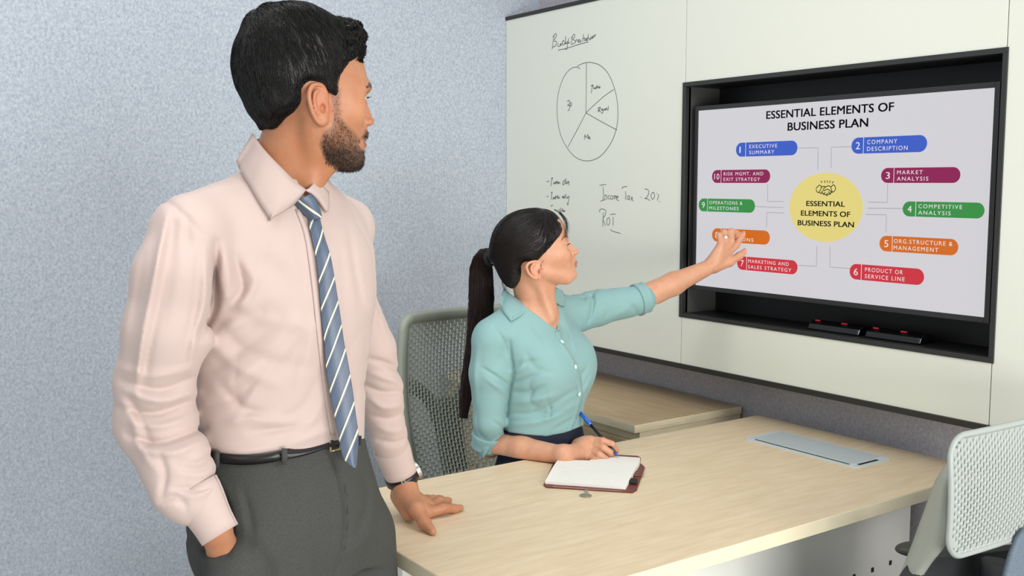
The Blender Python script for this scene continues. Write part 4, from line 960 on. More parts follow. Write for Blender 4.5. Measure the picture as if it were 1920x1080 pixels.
# hair
ho = [(675, 113), (664, 112), (652, 122), (643, 140), (638, 165), (633, 180), (626, 184), (618, 180), (610, 172), (604, 160), (592, 155), (579, 158), (570, 170), (567, 190), (556, 212), (540, 226), (522, 241), (504, 246), (487, 244), (483, 230), (466, 207), (448, 168), (441, 137), (444, 105), (454, 70), (470, 38), (496, 19), (520, 14), (548, 8), (575, 10), (602, 17), (630, 32), (655, 36), (676, 42), (687, 60), (689, 76), (685, 97), (678, 106)]
HP = poly2d([hm.q(*p) for p in smoothline(ho+ho[:1], 3)])
hairs = Sh(); hline = smoothline(ho[:19], 3)
def hair_fn(P):
    u, l, z = hm.loc(P); e = ell(hm.P(560, 130, 0), (.112, .084, .125), hm.R())(P)
    ua = u*CD+np.abs(l)*SD*(2*sstep(u, -.10, -.05)-1); z = z+(P[:, 2]-CAM_H)*np.abs(l)*.6; d = smax(HP(ua, z)+.0042, e, .012)
    X = np.stack([590+ua*hm.s, 200-z*hm.s], 1); dl = seg_dist(X, hline)/hm.s; k = (dl < .022) & (d < .02)
    if k.any(): d[k] = smax(d[k], mb_(P[k])-(.0006+dl[k]*.75), .003)
    return d
hairs.u(hair_fn, 0); hairs.d(vnoise(90, .0014, (1, 1, .8), 5)); _cv = vnoise(230, .0045, (1, 1, 1), 8)
hairs.d(lambda P: _cv(P)*sstep((P-hm.O)@hm.f, .02, .05)*(P[:, 2] > hm.P(0, 125, 0)[2]))
c = hm.P(565, 125, 0)
VH, FH = polygonize(hairs, c-[.13, .13, .12], c+[.13, .13, .12], .0024, smooth=1)
NH = vnorm(VH, FH)
crown = hm.P(505, 55, 0); fwd = hm.f
def flow_m(P):
    u, l, z = hm.loc(P); x = 590+u*hm.s; d = P-crown; d /= np.linalg.norm(d, axis=1, keepdims=True)+1e-6
    w_ = sstep(x, 600, 660)[:, None]; up = np.array([0, 0, 1.]); side = np.clip(np.abs(l)/.07, 0, 1)[:, None]
    return d*(1-w_*.6)+w_*(hm.f*.5+up*.5)*(1-side)+np.array([0, 0, -1.])*side*.7-hm.f*side*.35*w_
lenm = lambda P: 1-.65*sstep(590+(((P-hm.O)@hm.f)*CD)*hm.s, 575, 605)*(np.abs((P-hm.O)@hm.l) > .045)*(P[:, 2] < hm.P(0, 130, 0)[2])
V1, F1 = grow(VH, NH, flow_m, 9000, .026, m=6, lift=.0022, jit=.22, curl=.25, seed=2, r0=.0006, r1=.0002, surf=hairs, lenf=lenm)
front = np.flatnonzero(((VH-hm.O)@hm.f > .035) & (VH[:, 2] > hm.P(0, 120, 0)[2]))
V2, F2 = grow(VH[front], NH[front], flow_m, 1500, .022, m=8, lift=.002, jit=.45, curl=1.2, seed=4, r0=.0009, r1=.0003, out=.3, surf=hairs)
Vx, Fx = join([(VH, FH), (V1, F1), (V2, F2)])
npmesh('hair', Vx, Fx, hair_m, man)
# stubble
Nh = vnorm(Vh, Fh); kk = np.flatnonzero((bm_ > .25)); rs = np.random.RandomState(9); pr_ = (dens_*bm_)[kk]; kk = rs.choice(kk, 7000, p=pr_/pr_.sum())
dirb = hm.f*.35+np.array([0, 0, -1.])
V3, F3 = grow(Vh[kk], Nh[kk], lambda P: np.tile(dirb, (len(P), 1)), 7000, .0050, m=3, lift=.0005, jit=.35, seed=5, r0=.00030, r1=.00012, out=.5)
kb = np.flatnonzero(bw_ > .4); V4, F4 = grow(Vh[kb], Nh[kb], lambda P: np.tile(-hm.f*.8+np.array([0, 0, .25]), (len(P), 1)), 500, .006, m=3, lift=.0005, jit=.2, seed=6, r0=.00035, r1=.00012, out=.3)
Vx, Fx = join([(V3, F3), (V4, F4)]); npmesh('beard', Vx, Fx, mat('beard', (46, 34, 27), .6), man)
# upper lashes
Ls = []
for sg in (-1, 1):
    for t in np.linspace(-.9, .9, 22):
        c0 = hm.P(665, 186, sg*.030)+hm.l*(.0125*t)+hm.f*(.0138*math.sqrt(max(0.05, 1-(t*.9)**2)))+np.array([0, 0, .0035*(1-t*t)]); Ls.append([c0, c0+hm.f*.003+[0, 0, -.0004], c0+hm.f*.0055+[0, 0, .0008]])
V5, F5 = strands(np.array(Ls), .0003, .00012); npmesh('eyelashes', V5, F5, hair_m, man)
# ---------------------------------------------------------------- shirt
pink = mat('shirt_pink', (194, 175, 168), .72, spec=.25, sheen=.15, bump=(900, .05, .0003, (1, 1, 1)))
def st(px, py, D, a, bf, bb): return (Q(px, py, D), a, bf, bb)
shm = Sh()
shm.u(stack([st(538, 335, 1.635, .062, .055, .06), st(528, 372, 1.64, .115, .070, .080), st(522, 415, 1.64, .150, .092, .098), st(528, 470, 1.64, .162, .108, .105), st(533, 560, 1.64, .160, .116, .105), st(530, 650, 1.64, .150, .114, .10),
              st(527, 740, 1.64, .142, .113, .10), st(526, 800, 1.64, .142, .116, .10), st(528, 840, 1.64, .140, .114, .098), st(530, 885, 1.64, .130, .104, .092)], LM, FM), 0)
shm.u(cone(Q(500, 368, 1.66), Q(356, 430, 1.52), .050, .048), .03)
shm.u(cone(Q(545, 372, 1.66), Q(650, 420, 1.78), .046, .046), .03)
# right sleeve, in pocket
shm.u(cone(Q(352, 450, 1.50), Q(329, 520, 1.475), .056, .0595), .03); shm.u(cone(Q(329, 520, 1.475), Q(314, 620, 1.47), .0595, .061), .015)
shm.u(cone(Q(314, 620, 1.47), Q(291, 715, 1.48), .061, .056), .015); shm.u(cone(Q(291, 715, 1.48), Q(292, 790, 1.49), .057, .057), .01)
shm.u(cone(Q(292, 790, 1.49), Q(330, 870, 1.46), .057, .050), .015); shm.u(cone(Q(330, 870, 1.46), Q(360, 932, 1.445), .050, .041), .012)
shm.u(ell(Q(332, 925, 1.44), (.033, .04, .026)), .02)
# left sleeve, arm to the table
shm.u(cone(Q(645, 448, 1.78), Q(655, 555, 1.82), .046, .044), .025); shm.u(cone(Q(655, 555, 1.82), Q(697, 655, 1.87), .044, .042), .01)
shm.u(cone(Q(697, 655, 1.87), Q(712, 735, 1.90), .042, .043), .01); shm.u(cone(Q(712, 735, 1.90), Q(728, 820, 1.93), .042, .033), .01); shm.u(cone(Q(728, 820, 1.93), Q(738, 852, 1.95), .033, .031), .01)
FO = [  # creases and ridges where the cloth shows them: points, height in m, width in px
    ([(405, 455), (402, 520), (400, 580), (372, 630)], -.016, 9), ([(425, 470), (432, 520), (428, 570)], .008, 12), ([(440, 480), (455, 540), (430, 575)], -.009, 8), ([(465, 500), (478, 530), (452, 575)], .007, 9),
    ([(310, 400), (300, 470), (288, 560), (270, 650), (250, 720)], .006, 10), ([(330, 400), (322, 500), (305, 600)], -.004, 10), ([(350, 410), (352, 470)], -.005, 9), ([(270, 480), (258, 560), (240, 660)], -.003, 9),
    ([(225, 690), (290, 705), (360, 690)], .006, 9), ([(230, 715), (300, 730), (362, 708)], -.007, 7), ([(235, 735), (300, 752), (372, 735)], .007, 8), ([(228, 765), (290, 775), (355, 752)], -.008, 7), ([(235, 790), (300, 800), (370, 775)], .007, 8),
    ([(240, 815), (300, 830), (385, 800)], -.010, 7), ([(255, 840), (320, 850), (385, 825)], .007, 8), ([(300, 850), (310, 890), (303, 935)], -.006, 7), ([(330, 865), (372, 870), (398, 850)], -.006, 6), ([(335, 890), (380, 890), (405, 872)], .005, 6), ([(325, 915), (370, 915), (410, 890)], -.007, 6), ([(350, 935), (385, 925), (408, 905)], .004, 5), ([(300, 940), (330, 932), (345, 945)], -.008, 7),
    ([(390, 640), (430, 600), (475, 560)], .006, 22), ([(400, 690), (470, 640), (540, 580)], -.008, 16), ([(420, 640), (470, 610), (500, 575)], -.006, 12), ([(410, 730), (470, 700), (560, 600)], .006, 16), ([(385, 760), (440, 740), (500, 690)], -.006, 14),
    ([(470, 810), (520, 805), (560, 800)], -.007, 8), ([(430, 790), (480, 785), (530, 790)], .006, 10), ([(560, 720), (580, 660), (590, 600)], .004, 10), ([(600, 440), (608, 520), (618, 620), (630, 720)], -.003, 5), ([(480, 480), (510, 500), (540, 530)], -.004, 20),
    ([(400, 840), (460, 846), (520, 838)], .007, 10), ([(540, 835), (590, 815), (625, 800)], .005, 9), ([(520, 560), (560, 610), (600, 640)], .003, 20),
    ([(690, 672), (725, 682), (752, 700)], -.007, 6), ([(695, 700), (725, 710), (752, 720)], .005, 6), ([(680, 720), (715, 735), (752, 735)], -.007, 6), ([(690, 745), (720, 765), (755, 760)], .005, 6), ([(700, 780), (730, 785), (755, 775)], -.006, 6), ([(705, 800), (735, 810), (758, 805)], .004, 6), ([(710, 825), (740, 830), (760, 822)], -.006, 5),
    ([(400, 600), (450, 650), (520, 680), (600, 690)], -.004, 12), ([(395, 640), (450, 690), (520, 720)], .005, 12), ([(430, 560), (500, 600), (590, 610)], .0035, 12), ([(415, 720), (450, 760), (500, 780)], -.005, 9), ([(600, 700), (570, 760), (520, 790)], -.0045, 9), ([(610, 740), (585, 790), (545, 812)], .004, 8),
    ([(520, 400), (500, 460), (475, 520)], -.0025, 8), ([(555, 400), (560, 470), (575, 540)], -.002, 8), ([(640, 470), (645, 560), (655, 660)], -.003, 8), ([(625, 640), (648, 700), (662, 760)], .003, 7),
    ([(314, 405), (288, 520), (264, 640), (256, 740)], .006, 6), ([(326, 420), (305, 530), (280, 650), (272, 720)], -.005, 8), ([(385, 470), (384, 560), (362, 650), (356, 700)], .005, 7), ([(372, 480), (366, 570), (345, 660)], -.004, 8), ([(392, 628), (430, 592), (484, 588)], -.010, 15), ([(440, 790), (500, 700), (570, 620)], .004, 9), ([(225, 750), (250, 790), (262, 840), (290, 880)], .005, 8), ([(240, 740), (262, 780), (280, 830)], -.005, 6),
    ([(655, 430), (665, 500), (680, 580)], -.004, 7), ([(690, 560), (712, 600), (735, 655)], .003, 7), ([(300, 375), (330, 390), (380, 440)], -.003, 6), ([(450, 340), (400, 350), (330, 372)], .0025, 8),
]
for p, a, wd in FO: shm.d(fold(smoothline(p, 4), a, wd))
shm.d(vnoise(26, .0012, (1, 1, .5), 11)); shm.d(crumple(20, .0024, (1, 1, .55), 17))
belt_px = [(380, 853), (410, 862), (450, 866), (490, 864), (530, 857), (575, 846), (622, 831), (655, 828), (690, 832)]
bx_, by_ = zip(*belt_px)
def below_belt(P):
    x, y = pix(P); return (np.interp(x, bx_, by_)-y)/1190.
def belt_cut(P):
    x, y = pix(P); k = inpoly(x, y, [(372, 700), (400, 820), (384, 960), (640, 960), (674, 960), (668, 700)]) & (P[:, 1] > 1.512)
    return np.where(k, -below_belt(P)-.010, -1)
shm.i(belt_cut, 0)
neckcut = cone(Q(535, 300, 1.63), Q(540, 260, 1.63), .052, .06); shm.s(neckcut, .004)
Vs, Fs = polygonize(shm, np.array([-.68, 1.22, .74]), np.array([-.12, 2.02, 1.46]), .0030, smooth=1, nb=5)
Vs, Fs = keep_big(Vs, Fs)
npmesh('shirt', Vs, Fs, pink, man)
# cuffs
def cuff(c0, c1, r0, r1, name, parent, flat_=None, m=pink, th=.004, fl_=.8):
    c0 = np.array(c0); c1 = np.array(c1); ax = c1-c0; ax /= np.linalg.norm(ax); s1 = np.array(flat_ if flat_ is not None else (0, 1, 0.)); s1 = s1-ax*np.dot(s1, ax); s1 /= np.linalg.norm(s1); s2 = np.cross(ax, s1)
    rows = []
    for t in np.linspace(0, 1, 8):
        c = c0+(c1-c0)*t; r = r0+(r1-r0)*t+.0008*math.sin(t*7); rows.append([c+s2*r*math.cos(a)+s1*r*fl_*math.sin(a) for a in np.linspace(0, 2*math.pi, 41)])
    return sheet(rows, name, m, parent, th)
cuff(Q(362, 916, 1.447), Q(413, 1003, 1.435), .036, .0265, 'cuff', man, fl_=.9)
cuff(Q(733, 838, 1.943), Q(752, 889, 1.955), .0335, .0300, 'cuff', man, fl_=.97)
# collar
def leaf(T, B, name, parent, m, sh, off=.006, rows=8, stand=.008, th=.0022):
    T = smoothline(T, 4); B = smoothline(B, 4); n = min(len(T), len(B)); T = T[np.linspace(0, len(T)-1, n).astype(int)]; B2 = B[np.linspace(0, len(B)-1, n).astype(int)]
    Bp = hit(sh, B2, off=off); bd_ = Bp[:, 1].copy(); ok = (bd_ < T[:, 2].mean()+.07) & (bd_ > T[:, 2].mean()-.25); bd_ = np.interp(np.arange(n), np.flatnonzero(ok), bd_[ok]); G = []
    for t in np.linspace(0, 1, rows):
        px = T[:, :2]*(1-t)+B2*t; D = T[:, 2]*(1-t)+bd_*t-stand*math.sin(math.pi*t)*.6
        G.append([Q(a[0], a[1], d_) for a, d_ in zip(px, D)])
    return sheet(G, name, m, parent, th)
leaf([(474, 250, 1.61), (486, 268, 1.585), (505, 291, 1.565), (530, 317, 1.557), (553, 340, 1.562), (574, 356, 1.57)], [(443, 302), (452, 322), (469, 349), (488, 382), (507, 411), (507, 411), (549, 385)], 'collar', man, pink, shm)
leaf([(572, 357, 1.57), (580, 352, 1.575), (587, 344, 1.585), (593, 335, 1.60)], [(590, 366), (600, 382), (615, 397), (616, 360)], 'collar', man, pink, shm)
# collar stand behind the neck
cs = []
for t in np.linspace(0, 1, 3):
    cs.append([Q(533, 304, 1.63)+LM*(.052*math.cos(a))+FM*(.052*math.sin(a))+np.array([0, 0, -.028-.034*math.sin(a)+.034*t-(0)]) for a in np.linspace(-math.pi*1.25, math.pi*.25, 40)])
sheet(cs, 'collar_stand', pink, man, .002)
# placket line and tie
pl = smoothline([(563, 392), (580, 440), (592, 520), (603, 620), (612, 700), (622, 770), (630, 815)], 5)
P0 = hit(shm, pl, off=.0015); P1 = hit(shm, pl+np.array([-9, 1]), off=.0015); sheet([P0, (P0+P1)/2+[0, -.0008, 0], P1], 'placket', pink, man, .0016)
tieL = smoothline([(583, 405), (580, 421), (588, 460), (596, 505), (604, 602), (608, 640), (613, 700), (624, 762), (634, 812), (644, 858), (665, 878)], 22)
tieR = smoothline([(598, 405), (601, 421), (609, 450), (620, 487), (634, 570), (644, 640), (650, 670), (659, 722), (666, 775), (671, 819), (665.6, 877)], 22)
mid = (tieL+tieR)/2; Pm = hit(shm, mid, off=.007); Dm = Pm[:, 1].copy(); n = len(Dm)
Dm = np.minimum(Dm, np.interp(np.arange(n), [0, n*.35, n*.7, n-1], [Dm[0], Dm[int(n*.35)]-.004, Dm[int(n*.5)]-.010, Dm[int(n*.5)]-.014])); Dm = np.convolve(np.pad(Dm, 10, 'edge'), np.ones(21)/21, 'valid')
G = []; C_ = []; K = 22
for i in range(n):
    row = []; cr_ = []
    for k in range(K+1):
        t = k/K; p = tieL[i]*(1-t)+tieR[i]*t; row.append(Q(p[0], p[1], Dm[i]-.003*math.sin(math.pi*t)+.010*(t-.5)))
        s_ = (p[1]+2.0*(p[0]-mid[i][0])+.25*(p[0]-600))/50; cr_.append((s_-4, 0, 0))
    G.append(row); C_.append(cr_)
tie_m = mat('tie_silk', (84, 108, 142), .42, spec=.5, vcol='Col', bump=(1500, .08, .0003, (1, 1, 1)))
nt = tie_m.node_tree; at_ = [n for n in nt.nodes if n.type == 'ATTRIBUTE'][0]; sx = nt.nodes.new('ShaderNodeSeparateColor'); nt.links.new(at_.outputs['Color'], sx.inputs[0])
fr1 = nt.nodes.new('ShaderNodeMath'); fr1.operation = 'FRACT'; nt.links.new(sx.outputs[0], fr1.inputs[0]); rp = nt.nodes.new('ShaderNodeValToRGB'); nt.links.new(fr1.outputs[0], rp.inputs[0])
rp.color_ramp.interpolation = 'CONSTANT'; els = rp.color_ramp.elements; els[0].position = 0; els[0].color = (*lin((214, 210, 186)), 1); els[1].position = .13; els[1].color = (*lin((52, 74, 108)), 1)
for p_, c_ in ((.17, (80, 94, 114)), (.30, (62, 76, 98)), (.34, (82, 96, 116)), (.95, (58, 70, 92))): e_ = els.new(p_); e_.color = (*lin(c_), 1)
nt.links.new(rp.outputs[0], nt.nodes['Principled BSDF'].inputs['Base Color'])
sheet(G, 'tie', tie_m, man, .004, col=np.array(C_))
kL = smoothline([(552, 378), (558, 386), (568, 398), (580, 408), (583, 412)], 6); kR = smoothline([(581, 364), (589, 372), (596, 388), (600, 402), (600, 410)], 6)
Dk = hit(shm, (kL+kR)/2, off=.008)[:, 1]-.004; G = []; C_ = []
for i in range(len(kL)):
    G.append([Q(*(kL[i]*(1-t)+kR[i]*t), Dk[i]-.009*math.sin(math.pi*t)) for t in np.linspace(0, 1, 16)])
    C_.append([(((p := kL[i]*(1-t)+kR[i]*t)[1]-.9*p[0]-(376-.9*566))/32+3, 0, 0) for t in np.linspace(0, 1, 16)])
sheet(G, 'tie_knot', tie_m, man, .006, col=np.array(C_))
# ---------------------------------------------------------------- trousers
trou = mat('trouser_charcoal', (76, 77, 74), .85, spec=.2, noise=(500, (62, 64, 62), 3, (1, 1, 1), .3, .7), bump=(900, .08, .0003, (1, 1, 1)))
tr = Sh()
tr.u(stack([st(530, 800, 1.64, .138, .114, .105), st(530, 850, 1.64, .143, .119, .107), st(532, 885, 1.64, .150, .122, .112), st(538, 940, 1.64, .160, .126, .122), st(547, 1000, 1.64, .160, .122, .122), st(556, 1060, 1.64, .145, .108, .112)], LM, FM), 0)
thR = Q(490, 1010, 1.57); thL = Q(640, 1010, 1.72)
knR = (thR+ftR)/2+[.02, -.02, 0]; knL = (thL+ftL)/2+[.02, -.02, 0]
for a, b, c_ in ((thR, knR, ftR), (thL, knL, ftL)):
    tr.u(cone(a, b, .094, .070), .03); tr.u(cone(b, c_+[0, 0, -.03], .070, .062), .01)
tr.u(ell(Q(412, 1010, 1.53), (.045, .05, .075)), .03); tr.u(cone(Q(447, 1068, 1.472), Q(480, 1200, 1.50), .052, .055), .02)
for p, a, wd in [([(385, 870), (404, 905), (428, 950), (434, 1000), (426, 1040)], -.010, 6), ([(622, 850), (636, 890), (646, 930), (648, 985), (640, 1040), (628, 1080)], -.006, 4), ([(612, 850), (626, 890), (634, 930), (638, 985)], .003, 5),
                 ([(455, 920), (470, 980), (474, 1050)], -.004, 7), ([(445, 915), (458, 980), (462, 1050)], .003, 7), ([(680, 880), (690, 940), (670, 1000)], -.004, 8), ([(700, 930), (690, 1000), (650, 1040)], .003, 10), ([(345, 968), (370, 985), (400, 985)], .005, 7), ([(352, 1005), (380, 1025), (410, 1030)], -.006, 6), ([(370, 1040), (400, 1055)], .005, 6), ([(560, 880), (575, 960), (585, 1060)], .002, 18)]: tr.d(fold(smoothline(p, 4), a, wd))
tr.d(vnoise(22, .0012, (1, 1, .6), 21)); tr.d(crumple(16, .002, (1, 1, .5), 23))
tr.i(lambda P: below_belt(P)-.008, .002)
tr.i(lambda P: .065-P[:, 2], 0)
Vt, Ft = polygonize(tr, np.array([-.66, 1.28, .05]), np.array([.02, 2.04, 1.06]), .0036, smooth=1, nb=5)
Vt, Ft = keep_big(Vt, Ft); npmesh('trousers', Vt, Ft, trou, man)
# belt, buckle, loops
leather_b = mat('belt_black', (22, 21, 22), .35); gold = mat('buckle_metal', (188, 172, 128), .3, metal=.9)
bl_ = smoothline([(x, y-4) for x, y in belt_px[:-1]]+[(676, 826)], 6)
both = Sh(); both.u(stack([st(530, 815, 1.64, .142, .118, .106), st(530, 850, 1.64, .142, .118, .107), st(532, 900, 1.64, .148, .120, .11)], LM, FM), 0)
B0 = hit(both, bl_+[0, -9], off=.006); B1 = hit(both, bl_+[0, 9], off=.006); sheet([B0, (B0+B1)/2+[0, -.001, 0], B1], 'belt', leather_b, man, .004)
b_ = hit(both, [(617, 818), (633, 812), (637, 842), (621, 847)], off=.012)
rows = []
mbk = MB(); loopP = [V2W(p) for p in b_]; mbk.tube(loopP+loopP[:2], .0018, 8).build('buckle', gold, man, smooth=True)
for x, y in ((533, 857), (405, 862)):
    a = hit(both, [(x-5, y-16), (x-5, y+14)], off=.011); b = hit(both, [(x+6, y-16), (x+6, y+14)], off=.011); sheet([a, b], 'belt_loop', trou, man, .003)
# shoes
for ft in (ftR, ftL):
    s_ = Sh(); d_ = FM; s_.u(cone([ft[0], ft[1], .05], np.array([ft[0], ft[1], .035])+d_*.17, .038, .030, ((0, 0, 1), .9)), 0); s_.u(cone([ft[0], ft[1], .05]-d_*.04, [ft[0], ft[1], .09], .036, .04), .02); s_.i(lambda P: .003-P[:, 2], .003)
    V_, F_ = polygonize(s_, np.array([ft[0]-.12, ft[1]-.26, -.01]), np.array([ft[0]+.24, ft[1]+.14, .16]), .005); npmesh('shoe', V_, F_, leather_b, man)
# wrist watch
wax = Q(757, 905, 1.955)-Q(748, 878, 1.945); wc = Q(753, 896, 1.955)
ring_band(wc, wax, .0300, .0265, .019, .0025, 'watch_strap', leather_b, man, side=(1, 0, 0))
steel = mat('watch_steel', (205, 200, 190), .25, metal=.9)
axn = wax/np.linalg.norm(wax)
cdir = np.array([.85, .45, .2]); cdir -= axn*cdir.dot(axn); cdir /= np.linalg.norm(cdir); o_ = wc+cdir*.0285
mbw = MB(); mbw.tube([V2W(o_), V2W(o_+cdir*.008)], .018, 28); wcase = mbw.build('watch_case', steel, man, bevel=.001)
MB().tube([V2W(o_+cdir*.0078), V2W(o_+cdir*.0088)], .0155, 28).build('watch_dial', mat('dial_white', (226, 226, 222), .3), wcase)
bd = np.array([.25, -.95, 0]); bd -= axn*bd.dot(axn); bd /= np.linalg.norm(bd); o2 = wc+bd*.0295; sd_ = np.cross(axn, bd)
MB().tube([V2W(o2-axn*.011-sd_*.002), V2W(o2+axn*.011-sd_*.002), V2W(o2+axn*.011+sd_*.004), V2W(o2-axn*.011+sd_*.004), V2W(o2-axn*.011-sd_*.002)], .0013, 6).build('watch_buckle', steel, man)
# ================================================================ WOMAN
DW = 2.47
sh_back = 0
wom = tag(empty('person'), 'seated woman with a long ponytail in an aqua shirt, writing while pointing at the screen', 'person')
hw = Head(Q(1002, 505, DW), math.radians(4), 1002, 505, 1930/DW)
fh = [(1040, 402), (1052, 412), (1059, 424), (1062, 434), (1064.5, 442), (1066, 447)]
chin = [(1078.5, 505), (1082, 510), (1083.5, 515), (1082, 521), (1076, 525.5), (1066, 528), (1052, 531), (1040, 533), (1028, 532), (1016, 525), (1008, 505), (1000, 450), (1012, 405)]
full = fh+[(1067.5, 451), (1070, 456), (1075, 461.5), (1080.5, 466), (1085, 469.5), (1086, 472.5), (1084, 476), (1078.5, 478.5), (1077.5, 482), (1080, 486), (1083, 490), (1083.3, 493.5), (1080.5, 495), (1082.5, 497.5), (1082, 500.5), (1079, 503)]+chin
basep = fh+[(1064.5, 452), (1064.5, 458), (1067, 466), (1071, 476), (1075, 486), (1077, 495), (1077, 503)]+chin
wb_ = Sh()
wb_.u(ell(hw.P(990, 464, 0), (.076, .066, .078), hw.R()), 0)
wb_.u(face_op(hw, full, basep, [(400, .055), (435, .060), (465, .062), (490, .057), (510, .049), (530, .038), (545, .03)],
      [(420, .01), (446, .003), (456, .003), (466, .006), (474, .009), (481, .006), (487, .010), (500, .010), (515, .010)],
      [(420, .04), (446, .011), (456, .012), (466, .015), (474, .0175), (481, .022), (487, .024), (500, .022), (515, .030)],
      [(400, 11), (440, 10), (470, 10), (500, 12), (530, 14)]), .02)
for sg in (-1, 1):
    wb_.u(ell(hw.P(1048, 474, sg*.040), (.016, .012, .014), hw.R()), .035)
    wb_.u(cone(hw.P(1014, 508, sg*.046), hw.P(1060, 522, sg*.022), .010, .010), .02)
    wb_.u(ell(hw.P(1077, 473.5, sg*.0120), (.0075, .0042, .0055), hw.R()), .004)
    wb_.s(ell(hw.P(1081, 478, sg*.005), (.0038, .0022, .0026), hw.R()), .002)
eye_ops(wb_, hw, 1052.5, 459, .030, r=.0118, oz=.0046, socket=.014)
for sg in (-1, 1): wb_.s(cone(hw.P(1083, 495, 0), hw.P(1074, 497, sg*.021), .0006, .0004), .003)
# ear: man's ear outline mapped onto her ear box
em = lambda p: (982+(p[0]-574)/34*30, 486+(p[1]-160)/71*32)
add_ears(wb_, hw, .062, [em(p) for p in helix], [em(p) for p in anti], em((592, 194)), em((599, 222)), sizes=(.0155, .022), rh=.003)
wb_.s(ell(hw.P(*em((601, 203)), -.074), (.005, .006, .006), hw.R()), .003)
nb0 = hw.P(985, 505, 0); nb1 = Q(1012, 590, 2.49)
wb_.u(cone(nb0, nb1, .043, .044), .02); wb_.u(cone(hw.P(1022, 525, 0), Q(1030, 585, 2.46), .012, .012), .03)
wb_.u(cone(hw.P(1000, 505, -.038), Q(1034, 598, 2.445), .009, .006), .02)
LW = np.array([.62, .78, 0]); FW = np.array([.78, -.62, 0])
def st(px, py, D, a, bf, bb): return (Q(px, py, D), a, bf, bb)
wstack = [st(1004, 556, 2.50, .050, .045, .05), st(1000, 580, 2.50, .100, .058, .068), st(1000, 610, 2.50, .140, .072, .082), st(1008, 650, 2.50, .136, .108, .090), st(1012, 690, 2.50, .130, .116, .088), st(1014, 725, 2.50, .122, .110, .084), st(1016, 760, 2.50, .116, .097, .080), st(1018, 800, 2.50, .114, .090, .082), st(1018, 850, 2.50, .116, .092, .085)]
def shrink(s_, d): return [(c_, a-d, b-d, e-d) for c_, a, b, e in s_]
chest = Sh(); 
wb_.u(stack(shrink(wstack[:5], .007), LW, FW), .02)
c = hw.P(1010, 480, 0)
VWh, FWh = polygonize(wb_, np.array([c[0]-.17, c[1]-.20, 1.40-.40]), np.array([c[0]+.15, c[1]+.15, 1.40-.045]), .00175, smooth=2)
# right forearm and writing hand
TZ = .7515
fz = lambda px, py, r: np.array(W2V(onz(px, py, TZ+r)))
ha = Sh()
eR = Q(918, 836, 2.46); wR = fz(1058, 853, .021)
ha.u(cone(eR, (eR*.55+wR*.45), .034, .031), 0); ha.u(cone((eR*.55+wR*.45), wR, .031, .0200), .014)
palm = Q(1098, 836, 2.425)
ha.u(cone(wR, Q(1088, 846, 2.395), .0200, .0225), .014); ha.u(cone(wR, Q(1100, 857, 2.385), .0200, .0150), .014); ha.u(ell(Q(1098, 841, 2.405), (.0235, .027, .0285)), .016); ha.u(cone(Q(1085, 855, 2.385), Q(1106, 861, 2.37), .015, .0115), .012); ha.u(cone(Q(1085, 836, 2.42), Q(1108, 826, 2.415), .018, .011), .014)
tip_pen = fz(1158, 853, .002)+np.array([0, 0, .012])
finger(ha, [Q(1112, 826, 2.41), Q(1130, 827, 2.392), Q(1147, 833, 2.388), Q(1156, 845, 2.398)], (.0105, .0088, .0082, .0070), .0025)      # index
finger(ha, [Q(1113, 836, 2.395), Q(1131, 840, 2.372), Q(1144, 849, 2.372), Q(1147, 856, 2.385)], (.0108, .0092, .0086, .0072), .0018)     # middle
finger(ha, [Q(1110, 848, 2.382), Q(1124, 853, 2.358), Q(1136, 861, 2.358), Q(1137, 865, 2.375)], (.0106, .0090, .0082, .0070), .0018)    # ring
finger(ha, [Q(1104, 858, 2.370), Q(1114, 863, 2.350), Q(1124, 867, 2.350), Q(1126, 869, 2.365)], (.0098, .0082, .0072, .0062), .0018)   # little
finger(ha, [Q(1090, 832, 2.43), Q(1116, 832, 2.452), Q(1138, 842, 2.448), Q(1150, 850, 2.430)], (.014, .0110, .0090, .0072), .005)      # thumb on the far side
ha.i(lambda P: TZ-P[:, 2], .003)
VA, FA = polygonize(ha, np.minimum(eR, wR)-[.06, .12, .05], np.array([.32, 2.58, .86]), .0016, smooth=1)
# left forearm and pointing hand
hb = Sh(); eL = Q(1196, 563, 2.68); wL = Q(1327, 502, 2.765)
m_ = eL*.5+wL*.5
hb.u(cone(eL, m_, .035, .0295), 0); hb.u(cone(m_, wL, .0295, .0205), .015)
kI = Q(1380, 459, 2.80); kM = Q(1370, 452, 2.785); kR_ = Q(1360, 452, 2.775); kP = Q(1352, 457, 2.765)
for k_, r in ((kI, .0105), (kM, .0115), (kR_, .011), (kP, .010)): hb.u(cone(Q(1336, 495, 2.768), k_, .0185, r), .008)
finger(hb, [kI, Q(1390, 445, 2.812), Q(1398, 436, 2.815), Q(1404, 428, 2.818)], (.0105, .0088, .0078, .006), .003)
finger(hb, [kM, Q(1371, 434, 2.80), Q(1381, 437, 2.815), Q(1379, 446, 2.815)], (.0108, .0092, .0082, .0068), .003)
finger(hb, [kR_, Q(1358, 436, 2.79), Q(1366, 440, 2.81), Q(1366, 448, 2.81)], (.0105, .0088, .008, .0068), .003)
finger(hb, [kP, Q(1349, 441, 2.775), Q(1354, 443, 2.795), Q(1355, 451, 2.80)], (.0092, .0078, .007, .006), .003)
finger(hb, [Q(1340, 502, 2.765), Q(1368, 491, 2.785), Q(1386, 480, 2.80), Q(1400, 468, 2.81)], (.0145, .0125, .0098, .0068), .007)
VB, FB = polygonize(hb, np.array([.29, 2.58, 1.08]), np.array([.68, 2.88, 1.34]), .0016, smooth=1)
